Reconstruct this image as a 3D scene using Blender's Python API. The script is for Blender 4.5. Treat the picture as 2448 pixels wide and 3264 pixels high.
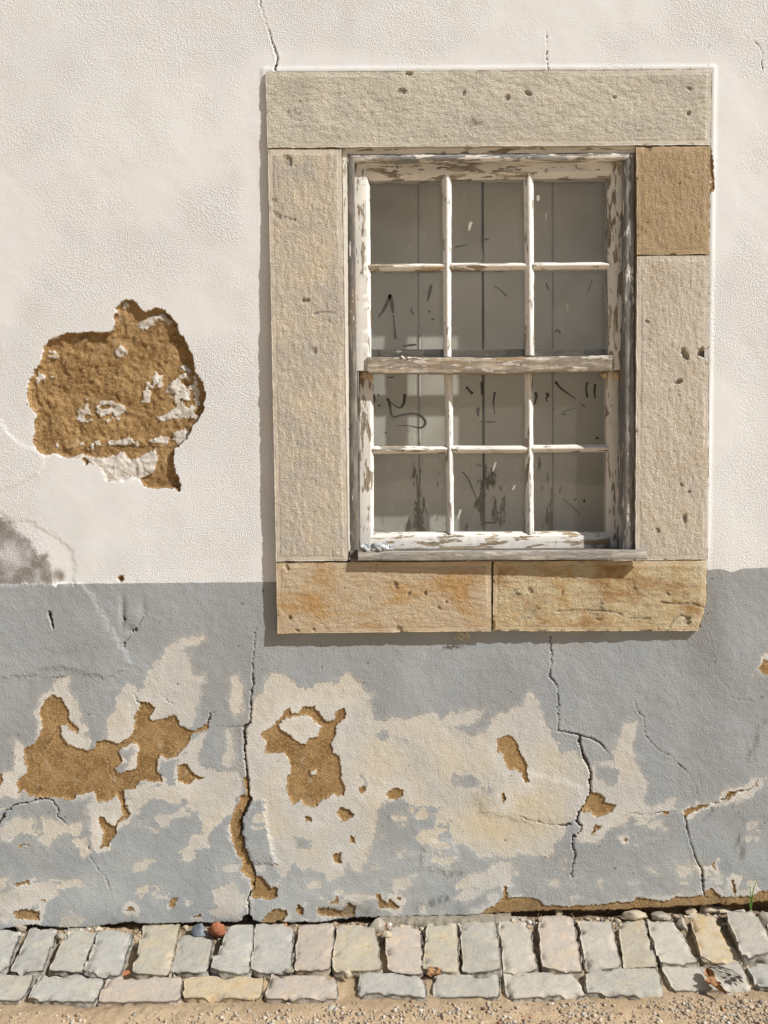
import bpy, math, random
import numpy as np
from mathutils import Matrix, Vector

random.seed(7)
rng = np.random.default_rng(11)
for o in list(bpy.data.objects):
    bpy.data.objects.remove(o)
scene = bpy.context.scene
COL = scene.collection

# ------------------------------------------------------------------ camera
F = 2732.0                      # focal length in photograph pixels
D = 2.732                       # metres from the wall
H = 1.465                       # lens height above the paving
TILT = math.radians(2.88)
ROLL = math.radians(0.5)
W_PX, H_PX = 2448, 3264
CAM = np.array([0.0, -D, H])
FWD = np.array([0.0, math.cos(TILT), -math.sin(TILT)])
UP0 = np.array([0.0, math.sin(TILT), math.cos(TILT)])
RGT = np.array([math.cos(ROLL), 0, 0]) - math.sin(ROLL) * UP0
UPV = np.array([math.sin(ROLL), 0, 0]) + math.cos(ROLL) * UP0
cam_data = bpy.data.cameras.new("camera")
cam_data.sensor_fit = 'VERTICAL'
cam_data.sensor_height = 24.0
cam_data.lens = 24.0 * F / H_PX
cam_data.clip_start = 0.01
cam_data.clip_end = 2000
cam = bpy.data.objects.new("camera", cam_data)
COL.objects.link(cam)
cam.matrix_world = Matrix(((RGT[0], UPV[0], -FWD[0], CAM[0]), (RGT[1], UPV[1], -FWD[1], CAM[1]),
                           (RGT[2], UPV[2], -FWD[2], CAM[2]), (0, 0, 0, 1)))
scene.camera = cam

# ------------------------------------------------------------------ sky, sun, exposure
SUN = np.array([1.8, -1.0, 1.8])
SUN = SUN / np.linalg.norm(SUN)
world = bpy.data.worlds.new("World")
scene.world = world
world.use_nodes = True
wn = world.node_tree
wn.nodes.clear()
sky = wn.nodes.new('ShaderNodeTexSky')
sky.sky_type = 'NISHITA'
sky.sun_disc = False
sky.sun_elevation = math.asin(SUN[2])
sky.sun_rotation = math.atan2(SUN[0], SUN[1])
sky.dust_density = 2.0
bg = wn.nodes.new('ShaderNodeBackground')
bg.inputs['Strength'].default_value = 0.05
wo = wn.nodes.new('ShaderNodeOutputWorld')
wn.links.new(sky.outputs[0], bg.inputs[0])
wn.links.new(bg.outputs[0], wo.inputs[0])
sun_data = bpy.data.lights.new("sun", 'SUN')
sun_data.energy = 5.0
sun_data.angle = math.radians(0.55)
sun_data.color = (1.0, 0.972, 0.935)
sun = bpy.data.objects.new("sun", sun_data)
COL.objects.link(sun)
sun.rotation_euler = Vector((-SUN[0], -SUN[1], -SUN[2])).to_track_quat('-Z', 'Y').to_euler()
scene.view_settings.view_transform = 'Standard'
scene.view_settings.look = 'None'
scene.view_settings.gamma = 1.0
scene.view_settings.exposure = 0.05
scene.cycles.use_denoising = True
scene.cycles.denoiser = 'OPENIMAGEDENOISE'
scene.cycles.denoising_input_passes = 'RGB_ALBEDO_NORMAL'
scene.cycles.denoising_prefilter = 'ACCURATE'
scene.cycles.adaptive_threshold = 0.015
scene.cycles.max_bounces = 6
scene.cycles.diffuse_bounces = 3
scene.cycles.glossy_bounces = 2
scene.cycles.transparent_max_bounces = 12

# ------------------------------------------------------------------ helpers: projection
def project(X, Y, Z):
    dx, dy, dz = X - CAM[0], Y - CAM[1], Z - CAM[2]
    zc = dx * FWD[0] + dy * FWD[1] + dz * FWD[2]
    return (1224 + F * (dx * RGT[0] + dy * RGT[1] + dz * RGT[2]) / zc,
            1632 - F * (dx * UPV[0] + dy * UPV[1] + dz * UPV[2]) / zc)

def ray(px, py):
    return FWD + RGT * ((px - 1224) / F) + UPV * ((1632 - py) / F)

def at(px, py, y):
    """photograph pixel -> point of the vertical plane Y = y"""
    d = ray(px, py)
    return CAM + d * ((y - CAM[1]) / d[1])

GZ_L = at(0, 2962, 0)[2]
GZ_R = at(2448, 2905, 0)[2]
GX_L, GX_R = at(0, 2962, 0)[0], at(2448, 2905, 0)[0]
GB = (GZ_R - GZ_L) / (GX_R - GX_L)
GA = GZ_L - GB * GX_L

def gz(X):
    return GA + GB * X

def on_ground(px, py, lift=0.0):
    d = ray(px, py)
    t = (GA + lift + GB * CAM[0] - CAM[2]) / (d[2] - GB * d[0])
    return CAM + d * t

# ------------------------------------------------------------------ helpers: noise (numpy)
def _hash(ix, iy, seed):
    h = (ix.astype(np.int64) * 374761393 + iy.astype(np.int64) * 668265263 + seed * 1442695041) & 0xffffffff
    h = ((h ^ (h >> 13)) * 1274126177) & 0xffffffff
    h = h ^ (h >> 16)
    return (h & 0xffff) / 32767.5 - 1.0

def vnoise(x, y, seed=0):
    ix, iy = np.floor(x), np.floor(y)
    fx, fy = x - ix, y - iy
    fx = fx * fx * fx * (fx * (fx * 6 - 15) + 10)
    fy = fy * fy * fy * (fy * (fy * 6 - 15) + 10)
    a, b = _hash(ix, iy, seed), _hash(ix + 1, iy, seed)
    c, d = _hash(ix, iy + 1, seed), _hash(ix + 1, iy + 1, seed)
    return (a + (b - a) * fx) * (1 - fy) + (c + (d - c) * fx) * fy

def fbm(x, y, scale, octv=3, seed=0, gain=0.5):
    s, amp, tot = 0, 1.0, 0.0
    for i in range(octv):
        s = s + amp * vnoise(x / scale * 2 ** i, y / scale * 2 ** i, seed + 17 * i)
        tot += amp
        amp *= gain
    return s / tot

def sstep(a, b, x):
    t = np.clip((x - a) / (b - a), 0, 1)
    return t * t * (3 - 2 * t)

def poly_sd(px, py, poly, margin=60.0):
    """signed distance (pixels, positive inside), -margin far away"""
    poly = np.asarray(poly, float)
    out = np.full(px.shape, -margin)
    m = ((px > poly[:, 0].min() - margin) & (px < poly[:, 0].max() + margin)
         & (py > poly[:, 1].min() - margin) & (py < poly[:, 1].max() + margin))
    if not m.any():
        return out
    x, y = px[m], py[m]
    d2 = np.full(x.shape, 1e12)
    ins = np.zeros(x.shape, bool)
    n = len(poly)
    for i in range(n):
        ax, ay = poly[i]
        bx, by = poly[(i + 1) % n]
        ex, ey = bx - ax, by - ay
        t = np.clip(((x - ax) * ex + (y - ay) * ey) / (ex * ex + ey * ey + 1e-9), 0, 1)
        d2 = np.minimum(d2, (x - ax - t * ex) ** 2 + (y - ay - t * ey) ** 2)
        if abs(ey) > 1e-9:
            ins ^= ((ay > y) != (by > y)) & (x < (y - ay) * ex / ey + ax)
    d = np.sqrt(d2)
    out[m] = np.where(ins, d, -np.minimum(d, margin))
    return out

def line_sd(px, py, pts, widths, margin=30.0):
    """half width minus distance, for a polyline of varying width"""
    pts = np.asarray(pts, float)
    if np.isscalar(widths):
        widths = [widths] * len(pts)
    out = np.full(px.shape, -margin)
    for i in range(len(pts) - 1):
        (ax, ay), (bx, by) = pts[i], pts[i + 1]
        m = ((px > min(ax, bx) - margin) & (px < max(ax, bx) + margin)
             & (py > min(ay, by) - margin) & (py < max(ay, by) + margin))
        if not m.any():
            continue
        x, y = px[m], py[m]
        ex, ey = bx - ax, by - ay
        t = np.clip(((x - ax) * ex + (y - ay) * ey) / (ex * ex + ey * ey + 1e-9), 0, 1)
        d = np.hypot(x - ax - t * ex, y - ay - t * ey)
        w = widths[i] + (widths[i + 1] - widths[i]) * t
        out[m] = np.maximum(out[m], w * 0.5 - d)
    return out

def T(pts, ox, oy, s):
    return [(ox + a * s, oy + b * s) for a, b in pts]
T1 = lambda *p: T(p, 0, 850, 0.4919)
T6 = lambda *p: T(p, 0, 1850, 0.4919)
T7 = lambda *p: T(p, 700, 1950, 0.5618)
T8 = lambda *p: T(p, 1532, 1950, 0.5522)
TA = lambda *p: T(p, 0, 2800, 0.4919)
TB = lambda *p: T(p, 816, 2800, 0.4919)
TC = lambda *p: T(p, 1632, 2800, 0.4919)

# ------------------------------------------------------------------ helpers: meshes and tags
def mesh_from(name, verts, faces, mat, parent=None, attrs=None, smooth=True):
    """verts (n,3), faces (m,3|4) arrays -> linked object"""
    verts = np.asarray(verts, np.float32)
    me = bpy.data.meshes.new(name)
    if isinstance(faces, np.ndarray):
        k = faces.shape[1]
        me.vertices.add(len(verts))
        me.vertices.foreach_set('co', verts.ravel())
        me.loops.add(faces.size)
        me.loops.foreach_set('vertex_index', faces.ravel().astype(np.int32))
        me.polygons.add(len(faces))
        me.polygons.foreach_set('loop_start', (np.arange(len(faces)) * k).astype(np.int32))
        me.update(calc_edges=True)
    else:
        me.from_pydata([tuple(map(float, v)) for v in verts], [], faces)
    if smooth:
        me.polygons.foreach_set('use_smooth', np.ones(len(me.polygons), bool))
    for k, v in (attrs or {}).items():
        v = np.asarray(v, np.float32)
        if v.ndim == 2:
            a = me.attributes.new(k, 'FLOAT_COLOR', 'POINT')
            a.data.foreach_set('color', np.ascontiguousarray(np.c_[v, np.ones(len(v), np.float32)]).ravel())
        else:
            a = me.attributes.new(k, 'FLOAT', 'POINT')
            a.data.foreach_set('value', v)
    me.materials.append(mat)
    me.update()
    o = bpy.data.objects.new(name, me)
    COL.objects.link(o)
    if parent is not None:
        o.parent = parent
    return o

def thing(name, label, cat, group=None):
    o = bpy.data.objects.new(name, None)
    COL.objects.link(o)
    o.empty_display_size = 0.05
    return tag(o, label, cat, group)

def tag(o, label=None, cat=None, group=None, kind=None):
    for k, v in (('label', label), ('category', cat), ('group', group), ('kind', kind)):
        if v:
            o[k] = v
    return o

def grid_faces(nr, nc, base=0):
    i, j = np.meshgrid(np.arange(nr - 1), np.arange(nc - 1), indexing='ij')
    a = base + i * nc + j
    return np.stack([a, a + 1, a + nc + 1, a + nc], -1).reshape(-1, 4)

# ------------------------------------------------------------------ helpers: node materials
class NT:
    def __init__(self, name):
        self.m = bpy.data.materials.new(name)
        self.m.use_nodes = True
        self.t = self.m.node_tree
        self.t.nodes.clear()
        self.out = self.t.nodes.new('ShaderNodeOutputMaterial')
    def n(self, kind, **kw):
        nd = self.t.nodes.new(kind)
        for k, v in kw.items():
            setattr(nd, k, v)
        return nd
    def put(self, sock, v):
        if v is None:
            return
        if hasattr(v, 'is_linked'):
            self.t.links.new(v, sock)
        else:
            if isinstance(v, tuple) and len(v) == 3 and sock.type == 'RGBA':
                v = v + (1,)
            sock.default_value = v
    def math(self, op, a, b=None, c=None, clamp=False):
        nd = self.n('ShaderNodeMath', operation=op, use_clamp=clamp)
        self.put(nd.inputs[0], a); self.put(nd.inputs[1], b); self.put(nd.inputs[2], c)
        return nd.outputs[0]
    def mix(self, f, a, b, blend='MIX'):
        nd = self.n('ShaderNodeMix', data_type='RGBA', blend_type=blend)
        self.put(nd.inputs[0], f); self.put(nd.inputs[6], a); self.put(nd.inputs[7], b)
        return nd.outputs[2]
    def noise(self, vec, scale, detail=3, rough=0.55, dist=0.0):
        nd = self.n('ShaderNodeTexNoise')
        self.put(nd.inputs['Vector'], vec)
        nd.inputs['Scale'].default_value = scale
        nd.inputs['Detail'].default_value = detail
        nd.inputs['Roughness'].default_value = rough
        nd.inputs['Distortion'].default_value = dist
        return nd.outputs[0]
    def voro(self, vec, scale, feature='F1'):
        nd = self.n('ShaderNodeTexVoronoi', feature=feature)
        self.put(nd.inputs['Vector'], vec)
        nd.inputs['Scale'].default_value = scale
        return nd.outputs[0]
    def step(self, x, a, b):
        nd = self.n('ShaderNodeMapRange', interpolation_type='SMOOTHSTEP')
        self.put(nd.inputs[0], x)
        nd.inputs[1].default_value = a
        nd.inputs[2].default_value = b
        return nd.outputs[0]
    def lin(self, x, a, b, c, d):
        nd = self.n('ShaderNodeMapRange')
        self.put(nd.inputs[0], x)
        for i, v in enumerate((a, b, c, d)):
            self.put(nd.inputs[i + 1], v)
        return nd.outputs[0]
    def attr(self, name, col=False):
        nd = self.n('ShaderNodeAttribute', attribute_name=name)
        return nd.outputs['Color' if col else 'Fac']
    def coord(self, scale=None):
        o = self.n('ShaderNodeTexCoord').outputs['Object']
        if scale:
            mp = self.n('ShaderNodeMapping')
            mp.inputs['Scale'].default_value = scale
            self.put(mp.inputs[0], o)
            return mp.outputs[0]
        return o
    def bump(self, height, dist, strength=1.0, normal=None):
        nd = self.n('ShaderNodeBump')
        nd.inputs['Strength'].default_value = strength
        nd.inputs['Distance'].default_value = dist
        self.put(nd.inputs['Height'], height)
        self.put(nd.inputs['Normal'], normal)
        return nd.outputs[0]
    def bsdf(self, col, rough=0.9, normal=None, spec=0.25, **kw):
        b = self.n('ShaderNodeBsdfPrincipled')
        self.put(b.inputs['Base Color'], col)
        self.put(b.inputs['Roughness'], rough)
        self.put(b.inputs['Specular IOR Level'], spec)
        self.put(b.inputs['Normal'], normal)
        for k, v in kw.items():
            self.put(b.inputs[k], v)
        self.t.links.new(b.outputs[0], self.out.inputs[0])
        return self.m

def wall_material():
    t = NT('weathered_wall')
    co = t.coord()
    jit = t.math('MULTIPLY', t.math('SUBTRACT', t.noise(co, 240, 2, 0.65), 0.5), 9.0)
    jit2 = t.math('MULTIPLY', t.math('SUBTRACT', t.noise(co, 110, 3, 0.7), 0.5), 14.0)
    big, mid, n5, n9, n22 = (t.attr(k) for k in ('n_big', 'n_mid', 'n_five', 'n_nine', 'n_sand'))
    dusty = t.attr('n_dust')
    fine = t.noise(co, 165, 3, 0.7)
    rag = t.math('SUBTRACT', dusty, 0.5)
    mort = t.step(t.math('ADD', t.attr('mortar'), t.math('ADD', jit, t.math('MULTIPLY', rag, 15.0))), -0.9, 0.9)
    cv = t.math('ADD', t.attr('cream'), t.math('ADD', jit2, t.math('MULTIPLY', rag, 46.0)))
    cream = t.math('MULTIPLY', t.step(cv, -1.2, 1.2), t.lin(n9, 0.36, 0.62, 0.62, 1.0))
    cream = t.math('MAXIMUM', cream, t.math('MULTIPLY', t.step(cv, -20.0, 14.0), t.lin(n5, 0.4, 0.6, 0.12, 0.6)))
    grey = t.step(t.math('ADD', t.attr('grey'), t.math('MULTIPLY', jit, 0.35)), -0.8, 0.8)
    lime = t.step(t.math('ADD', t.attr('lime'), t.math('MULTIPLY', jit2, 1.3)), -2.0, 2.5)
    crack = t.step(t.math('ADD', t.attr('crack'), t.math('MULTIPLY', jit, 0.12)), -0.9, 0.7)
    stain = t.attr('stain')
    yellow = t.attr('yellow')
    dirt = t.attr('dirt')
    pale = t.attr('pale')
    scuff = t.attr('scuff')
    # colours of each coat
    white = t.mix(t.step(big, 0.35, 0.7), (0.80, 0.80, 0.785), (0.775, 0.772, 0.762))
    white = t.mix(t.step(mid, 0.45, 0.75), white, (0.79, 0.772, 0.735))
    white = t.mix(t.math('MULTIPLY', t.step(n9, 0.55, 0.8), 0.5), white, (0.70, 0.685, 0.66))
    white = t.mix(t.math('MULTIPLY', t.attr('repair'), 0.8), white, (0.70, 0.70, 0.69))
    mould = t.mix(dusty, (0.15, 0.132, 0.115), (0.33, 0.30, 0.27))
    st = t.math('MULTIPLY', stain, t.lin(dusty, 0.3, 0.62, 0.45, 1.0), clamp=True)
    white = t.mix(st, white, mould)
    gcol = t.mix(t.step(mid, 0.35, 0.7), (0.345, 0.368, 0.378), (0.385, 0.402, 0.405))
    gcol = t.mix(t.step(n5, 0.4, 0.65), gcol, (0.335, 0.345, 0.34))
    gcol = t.mix(pale, gcol, (0.46, 0.475, 0.465))
    ccol = t.mix(t.step(n9, 0.35, 0.68), (0.66, 0.63, 0.57), (0.61, 0.565, 0.475))
    ccol = t.mix(yellow, ccol, (0.62, 0.53, 0.36))
    ccol = t.mix(t.math('MULTIPLY', t.step(t.attr('mortar'), -55.0, -4.0), 0.7), ccol, (0.70, 0.675, 0.625))
    ghost = t.step(dusty, 0.64, 0.76)
    ccol = t.mix(t.math('MULTIPLY', ghost, 0.55), ccol, (0.40, 0.405, 0.395))
    mcol = t.mix(t.step(n22, 0.3, 0.7), (0.28, 0.168, 0.068), (0.43, 0.275, 0.125))
    mcol = t.mix(t.step(fine, 0.5, 0.7), mcol, (0.52, 0.37, 0.19))
    mcol = t.mix(t.math('MULTIPLY', t.step(fine, 0.5, 0.32), 0.5), mcol, (0.15, 0.085, 0.033))
    mcol = t.mix(t.math('MULTIPLY', t.step(dusty, 0.62, 0.72), 0.45), mcol, (0.55, 0.47, 0.36))
    lcol = t.mix(t.step(dusty, 0.4, 0.65), (0.72, 0.68, 0.62), (0.58, 0.51, 0.42))
    # compose
    low = t.mix(cream, gcol, ccol)
    base = t.mix(grey, white, low)
    base = t.mix(mort, base, mcol)
    base = t.mix(t.math('MULTIPLY', lime, mort), base, lcol)
    spots = t.math('MULTIPLY', t.step(t.voro(co, 24), 0.13, 0.07), t.step(n5, 0.52, 0.68))
    base = t.mix(t.math('MULTIPLY', t.math('MULTIPLY', spots, grey), 0.75), base, (0.13, 0.11, 0.08))
    dn = t.lin(dusty, 0.35, 0.65, 0.15, 1.0)
    base = t.mix(t.math('MULTIPLY', dirt, dn, clamp=True), base, (0.20, 0.17, 0.125))
    sn = t.lin(t.noise(t.coord((60, 60, 14)), 1.0, 4, 0.7), 0.42, 0.6, 0.0, 0.8)
    base = t.mix(t.math('MULTIPLY', scuff, sn, clamp=True), base, (0.15, 0.14, 0.13))
    base = t.mix(t.math('MULTIPLY', crack, t.math('SUBTRACT', 1.0, t.math('MULTIPLY', mort, 0.6))), base, (0.13, 0.092, 0.055))  # crack tint: mortar dirt plus painted depth shade for cracks finer than the mesh
    # relief
    pimple = t.noise(co, 250, 2, 0.6)
    h_white = t.math('MULTIPLY', t.step(pimple, 0.36, 0.74), t.math('MULTIPLY', t.lin(big, 0.3, 0.7, 0.8, 1.5), t.math('SUBTRACT', 1.0, t.math('MULTIPLY', t.attr('trowelled'), 0.8))))
    h_low = t.math('ADD', t.math('MULTIPLY', t.step(t.noise(co, 190, 2, 0.6), 0.4, 0.75), 0.6), t.math('MULTIPLY', fine, 0.5))
    hgt = t.math('ADD', t.math('MULTIPLY', h_white, t.math('SUBTRACT', 1.0, grey)), t.math('MULTIPLY', h_low, grey))
    hgt = t.math('SUBTRACT', hgt, t.math('MULTIPLY', cream, t.math('MULTIPLY', grey, 0.3)))
    h_m = t.math('MULTIPLY', t.noise(co, 190, 4, 0.75), 4.2)
    mixm = t.math('ADD', t.math('MULTIPLY', hgt, t.math('SUBTRACT', 1.0, mort)), t.math('MULTIPLY', t.math('SUBTRACT', h_m, 3.2), mort))
    mixm = t.math('ADD', mixm, t.math('MULTIPLY', t.math('MULTIPLY', lime, mort), 0.8))
    mixm = t.math('SUBTRACT', mixm, t.math('MULTIPLY', crack, 3.0))
    nrm = t.bump(mixm, 0.0011)
    return t.bsdf(base, 0.93, nrm, 0.15)

def stone_material(name, c1, c2, c3, stain_col, stain_amt, tool):
    """tooled limestone; tool = direction of the chisel lines"""
    t = NT(name)
    co = t.coord()
    sc = (1, 1, 6) if tool == 'h' else (6, 1, 1)
    stretched = t.coord(sc)
    stain_co = t.coord((1, 1, 1.9) if tool == 'h' else (1.6, 1, 1))
    a = t.noise(co, 5, 4, 0.65)
    b = t.noise(co, 16, 5, 0.65)
    col = t.mix(t.step(a, 0.36, 0.64), c1, c2)
    col = t.mix(t.math('MULTIPLY', t.step(b, 0.36, 0.72), 0.8), col, c3)
    sn = t.noise(stain_co, 6.0, 5, 0.62, 0.3)
    col = t.mix(t.math('MULTIPLY', t.step(sn, 0.44, 0.68), stain_amt), col, stain_col)
    col = t.mix(t.math('MULTIPLY', t.step(t.noise(stretched, 75, 3, 0.7), 0.5, 0.72), 0.4), col, tuple(x * 0.62 for x in c1))
    col = t.mix(t.math('MULTIPLY', t.attr('margin'), 0.45), col, tuple(0.75 * x + 0.25 * 0.48 for x in c1))
    grit = t.noise(co, 185, 3, 0.75)
    col = t.mix(t.math('MULTIPLY', t.step(grit, 0.46, 0.3), 0.55), col, tuple(x * 0.55 for x in c1))
    col = t.mix(t.math('MULTIPLY', t.step(grit, 0.55, 0.72), 0.5), col, tuple(min(0.8, x * 1.25) for x in c1))
    sp = t.math('MULTIPLY', t.step(t.voro(co, 30), 0.12, 0.05), t.step(t.noise(co, 7, 2), 0.5, 0.62))
    col = t.mix(t.math('MULTIPLY', sp, 0.7), col, (0.13, 0.10, 0.07))
    col = t.mix(t.attr('pit'), col, tuple(x * 0.45 for x in c2))
    h = t.math('ADD', t.math('MULTIPLY', t.noise(stretched, 60, 3, 0.75), 1.0), t.math('MULTIPLY', t.step(grit, 0.3, 0.7), 0.8))
    h = t.math('MULTIPLY', h, t.lin(t.attr('margin'), 0, 1, 1.0, 0.25))
    return t.bsdf(col, 0.9, t.bump(h, 0.0024), 0.2)

def wood_material(name, axis, paint, under=(0.26, 0.225, 0.18), ochre=0.25, paint_col=(0.78, 0.75, 0.69), seed=0.0, fade=None):
    """flaking white paint over weathered timber; axis = grain direction"""
    t = NT(name)
    mp = t.n('ShaderNodeMapping')
    t.put(mp.inputs[0], t.coord())
    mp.inputs['Location'].default_value = (seed * 3.1, seed * 1.7, seed * 2.3)
    co = mp.outputs[0]
    mp2 = t.n('ShaderNodeMapping')
    t.put(mp2.inputs[0], co)
    mp2.inputs['Scale'].default_value = (1, 1, 0.12) if axis == 'v' else (0.12, 1, 1)
    gr = mp2.outputs[0]
    mp3 = t.n('ShaderNodeMapping')
    t.put(mp3.inputs[0], co)
    mp3.inputs['Scale'].default_value = (1, 1, 0.2) if axis == 'v' else (0.2, 1, 1)
    fl = mp3.outputs[0]
    pn = t.math('ADD', t.math('MULTIPLY', t.noise(fl, 62, 5, 0.62, 0.25), 0.7), t.math('MULTIPLY', t.noise(fl, 9, 3), 0.3))
    thr = 0.5 + (0.5 - paint) * 0.30
    pm = t.step(pn, thr - 0.006, thr + 0.006)
    grain = t.noise(gr, 330, 4, 0.7)
    g2 = t.noise(gr, 60, 3, 0.6)
    wood = t.mix(t.step(grain, 0.32, 0.7), tuple(x * 0.5 for x in under), under)
    wood = t.mix(t.step(g2, 0.45, 0.7), wood, tuple(min(1, x * 1.55) for x in under))
    wood = t.mix(t.math('MULTIPLY', t.step(t.noise(fl, 16, 3), 0.55, 0.68), ochre), wood, (0.40, 0.25, 0.09))
    pc = t.mix(t.step(t.noise(fl, 25, 4), 0.4, 0.7), paint_col, tuple(x * 0.86 for x in paint_col))
    crk = t.step(t.noise(gr, 150, 3, 0.7), 0.66, 0.72)
    pc = t.mix(t.math('MULTIPLY', crk, 0.6), pc, (0.30, 0.27, 0.22))
    col = t.mix(pm, wood, pc)
    edge = t.math('MULTIPLY', t.step(pn, thr - 0.02, thr - 0.004), t.math('SUBTRACT', 1.0, pm))
    col = t.mix(t.math('MULTIPLY', edge, 0.35), col, (0.12, 0.095, 0.065))
    h = t.math('ADD', t.math('MULTIPLY', pm, 0.9), t.math('MULTIPLY', grain, t.lin(pm, 0, 1, 0.9, 0.15)))
    h = t.math('SUBTRACT', h, t.math('MULTIPLY', crk, t.math('MULTIPLY', pm, 0.5)))
    return t.bsdf(col, 0.8, t.bump(h, 0.0011), 0.25)

def glass_material():
    t = NT('dusty_glass')
    co = t.coord()
    tr = t.n('ShaderNodeBsdfTransparent')
    tr.inputs[0].default_value = (0.965, 0.968, 0.955, 1)
    gl = t.n('ShaderNodeBsdfGlossy')
    gl.inputs['Roughness'].default_value = 0.03
    wob = t.bump(t.noise(co, 3.0, 1), 0.004)
    t.put(gl.inputs['Normal'], wob)
    lw = t.n('ShaderNodeLayerWeight')
    lw.inputs[0].default_value = 0.5
    fres = t.math('ADD', 0.035, t.math('MULTIPLY', t.math('POWER', lw.outputs['Facing'], 5.0), 0.9))
    m1 = t.n('ShaderNodeMixShader')
    t.put(m1.inputs[0], fres); t.put(m1.inputs[1], tr.outputs[0]); t.put(m1.inputs[2], gl.outputs[0])
    df = t.n('ShaderNodeBsdfDiffuse')
    df.inputs[0].default_value = (0.55, 0.53, 0.48, 1)
    dust = t.lin(t.noise(co, 7, 5, 0.7), 0.35, 0.7, 0.025, 0.07)
    dust = t.math('MULTIPLY', dust, t.math('ADD', 1.0, t.math('MULTIPLY', t.math('POWER', lw.outputs['Facing'], 3.0), 14.0)))
    drops = t.math('MULTIPLY', t.step(t.voro(co, 55), 0.13, 0.06), t.step(t.noise(co, 8, 2), 0.56, 0.66))
    scr = t.math('MULTIPLY', t.step(t.noise(t.coord((55, 55, 9)), 1.0, 3, 0.6), 0.70, 0.74), 0.25)
    dust = t.math('ADD', t.math('ADD', dust, t.math('MULTIPLY', drops, 0.35)), scr, clamp=True)
    m2 = t.n('ShaderNodeMixShader')
    t.put(m2.inputs[0], dust); t.put(m2.inputs[1], m1.outputs[0]); t.put(m2.inputs[2], df.outputs[0])
    t.t.links.new(m2.outputs[0], t.out.inputs[0])
    return t.m

def shutter_material(seed):
    t = NT('flaking_shutter_paint')
    mp = t.n('ShaderNodeMapping')
    t.put(mp.inputs[0], t.coord())
    mp.inputs['Location'].default_value = (seed * 5.3, 0, seed * 2.9)
    co = mp.outputs[0]
    mp2 = t.n('ShaderNodeMapping')
    t.put(mp2.inputs[0], co)
    mp2.inputs['Scale'].default_value = (1, 1, 0.3)
    fl = mp2.outputs[0]
    n = t.math('ADD', t.math('MULTIPLY', t.noise(fl, 55, 5, 0.65, 0.3), 0.6), t.math('MULTIPLY', t.noise(fl, 17, 3), 0.4))
    wear = t.attr('wear')
    off = t.math('SUBTRACT', t.math('ADD', n, t.math('MULTIPLY', wear, 0.21)), 0.70)
    bare = t.step(off, 0.0, 0.012)
    pc = t.mix(t.step(t.noise(co, 6, 4), 0.35, 0.7), (0.75, 0.735, 0.68), (0.81, 0.79, 0.73))
    wood = t.mix(t.step(t.noise(fl, 120, 3), 0.35, 0.65), (0.075, 0.045, 0.025), (0.17, 0.12, 0.08))
    rim = t.math('MULTIPLY', t.step(off, -0.03, 0.0), t.math('SUBTRACT', 1.0, bare))
    col = t.mix(t.math('MULTIPLY', rim, 0.25), pc, (0.8, 0.78, 0.72))
    col = t.mix(bare, col, wood)
    h = t.math('ADD', t.math('SUBTRACT', 1.0, bare), t.math('MULTIPLY', rim, 0.8))
    return t.bsdf(col, 0.75, t.bump(h, 0.0012), 0.25)

def plain_material(name, c1, c2, scale=30, rough=0.85, bump=0.0005, bscale=150, spec=0.25):
    t = NT(name)
    co = t.coord()
    col = t.mix(t.step(t.noise(co, scale, 5, 0.65), 0.35, 0.68), c1, c2)
    return t.bsdf(col, rough, t.bump(t.noise(co, bscale, 4, 0.65), bump), spec)

def paver_material(name, c1, c2, c3, seed):
    t = NT(name)
    mp = t.n('ShaderNodeMapping')
    t.put(mp.inputs[0], t.coord())
    mp.inputs['Location'].default_value = (seed * 1.37, seed * 0.71, seed)
    co = mp.outputs[0]
    col = t.mix(t.step(t.noise(co, 9, 4, 0.6), 0.35, 0.68), c1, c2)
    col = t.mix(t.math('MULTIPLY', t.step(t.noise(co, 17, 5, 0.7, 0.5), 0.48, 0.64), 0.8), col, c3)
    col = t.mix(t.math('MULTIPLY', t.step(t.voro(co, 38), 0.10, 0.06), t.step(t.noise(co, 14, 1), 0.55, 0.62)), col, (0.72, 0.70, 0.66))
    col = t.mix(t.math('MULTIPLY', t.step(t.noise(co, 32, 5, 0.75), 0.54, 0.68), 0.4), col, (0.25, 0.22, 0.175))
    col = t.mix(t.math('MULTIPLY', t.attr('broken'), t.lin(t.noise(co, 60, 4, 0.7), 0.35, 0.65, 0.0, 0.7)), col, (c1[0] * 0.55, c1[1] * 0.49, c1[2] * 0.40))
    spk = t.noise(co, 150, 3, 0.75)
    col = t.mix(t.math('MULTIPLY', t.step(spk, 0.44, 0.3), 0.45), col, tuple(x * 0.6 for x in c1))
    col = t.mix(t.math('MULTIPLY', t.step(spk, 0.56, 0.72), 0.4), col, tuple(min(0.75, x * 1.3) for x in c1))
    h = t.math('ADD', t.math('MULTIPLY', t.noise(co, 80, 4, 0.7), 1.0), t.math('MULTIPLY', t.noise(co, 260, 2, 0.7), 0.4))
    return t.bsdf(col, t.lin(t.noise(co, 30, 3), 0.3, 0.7, 0.5, 0.8), t.bump(h, 0.0026), 0.12)

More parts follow.
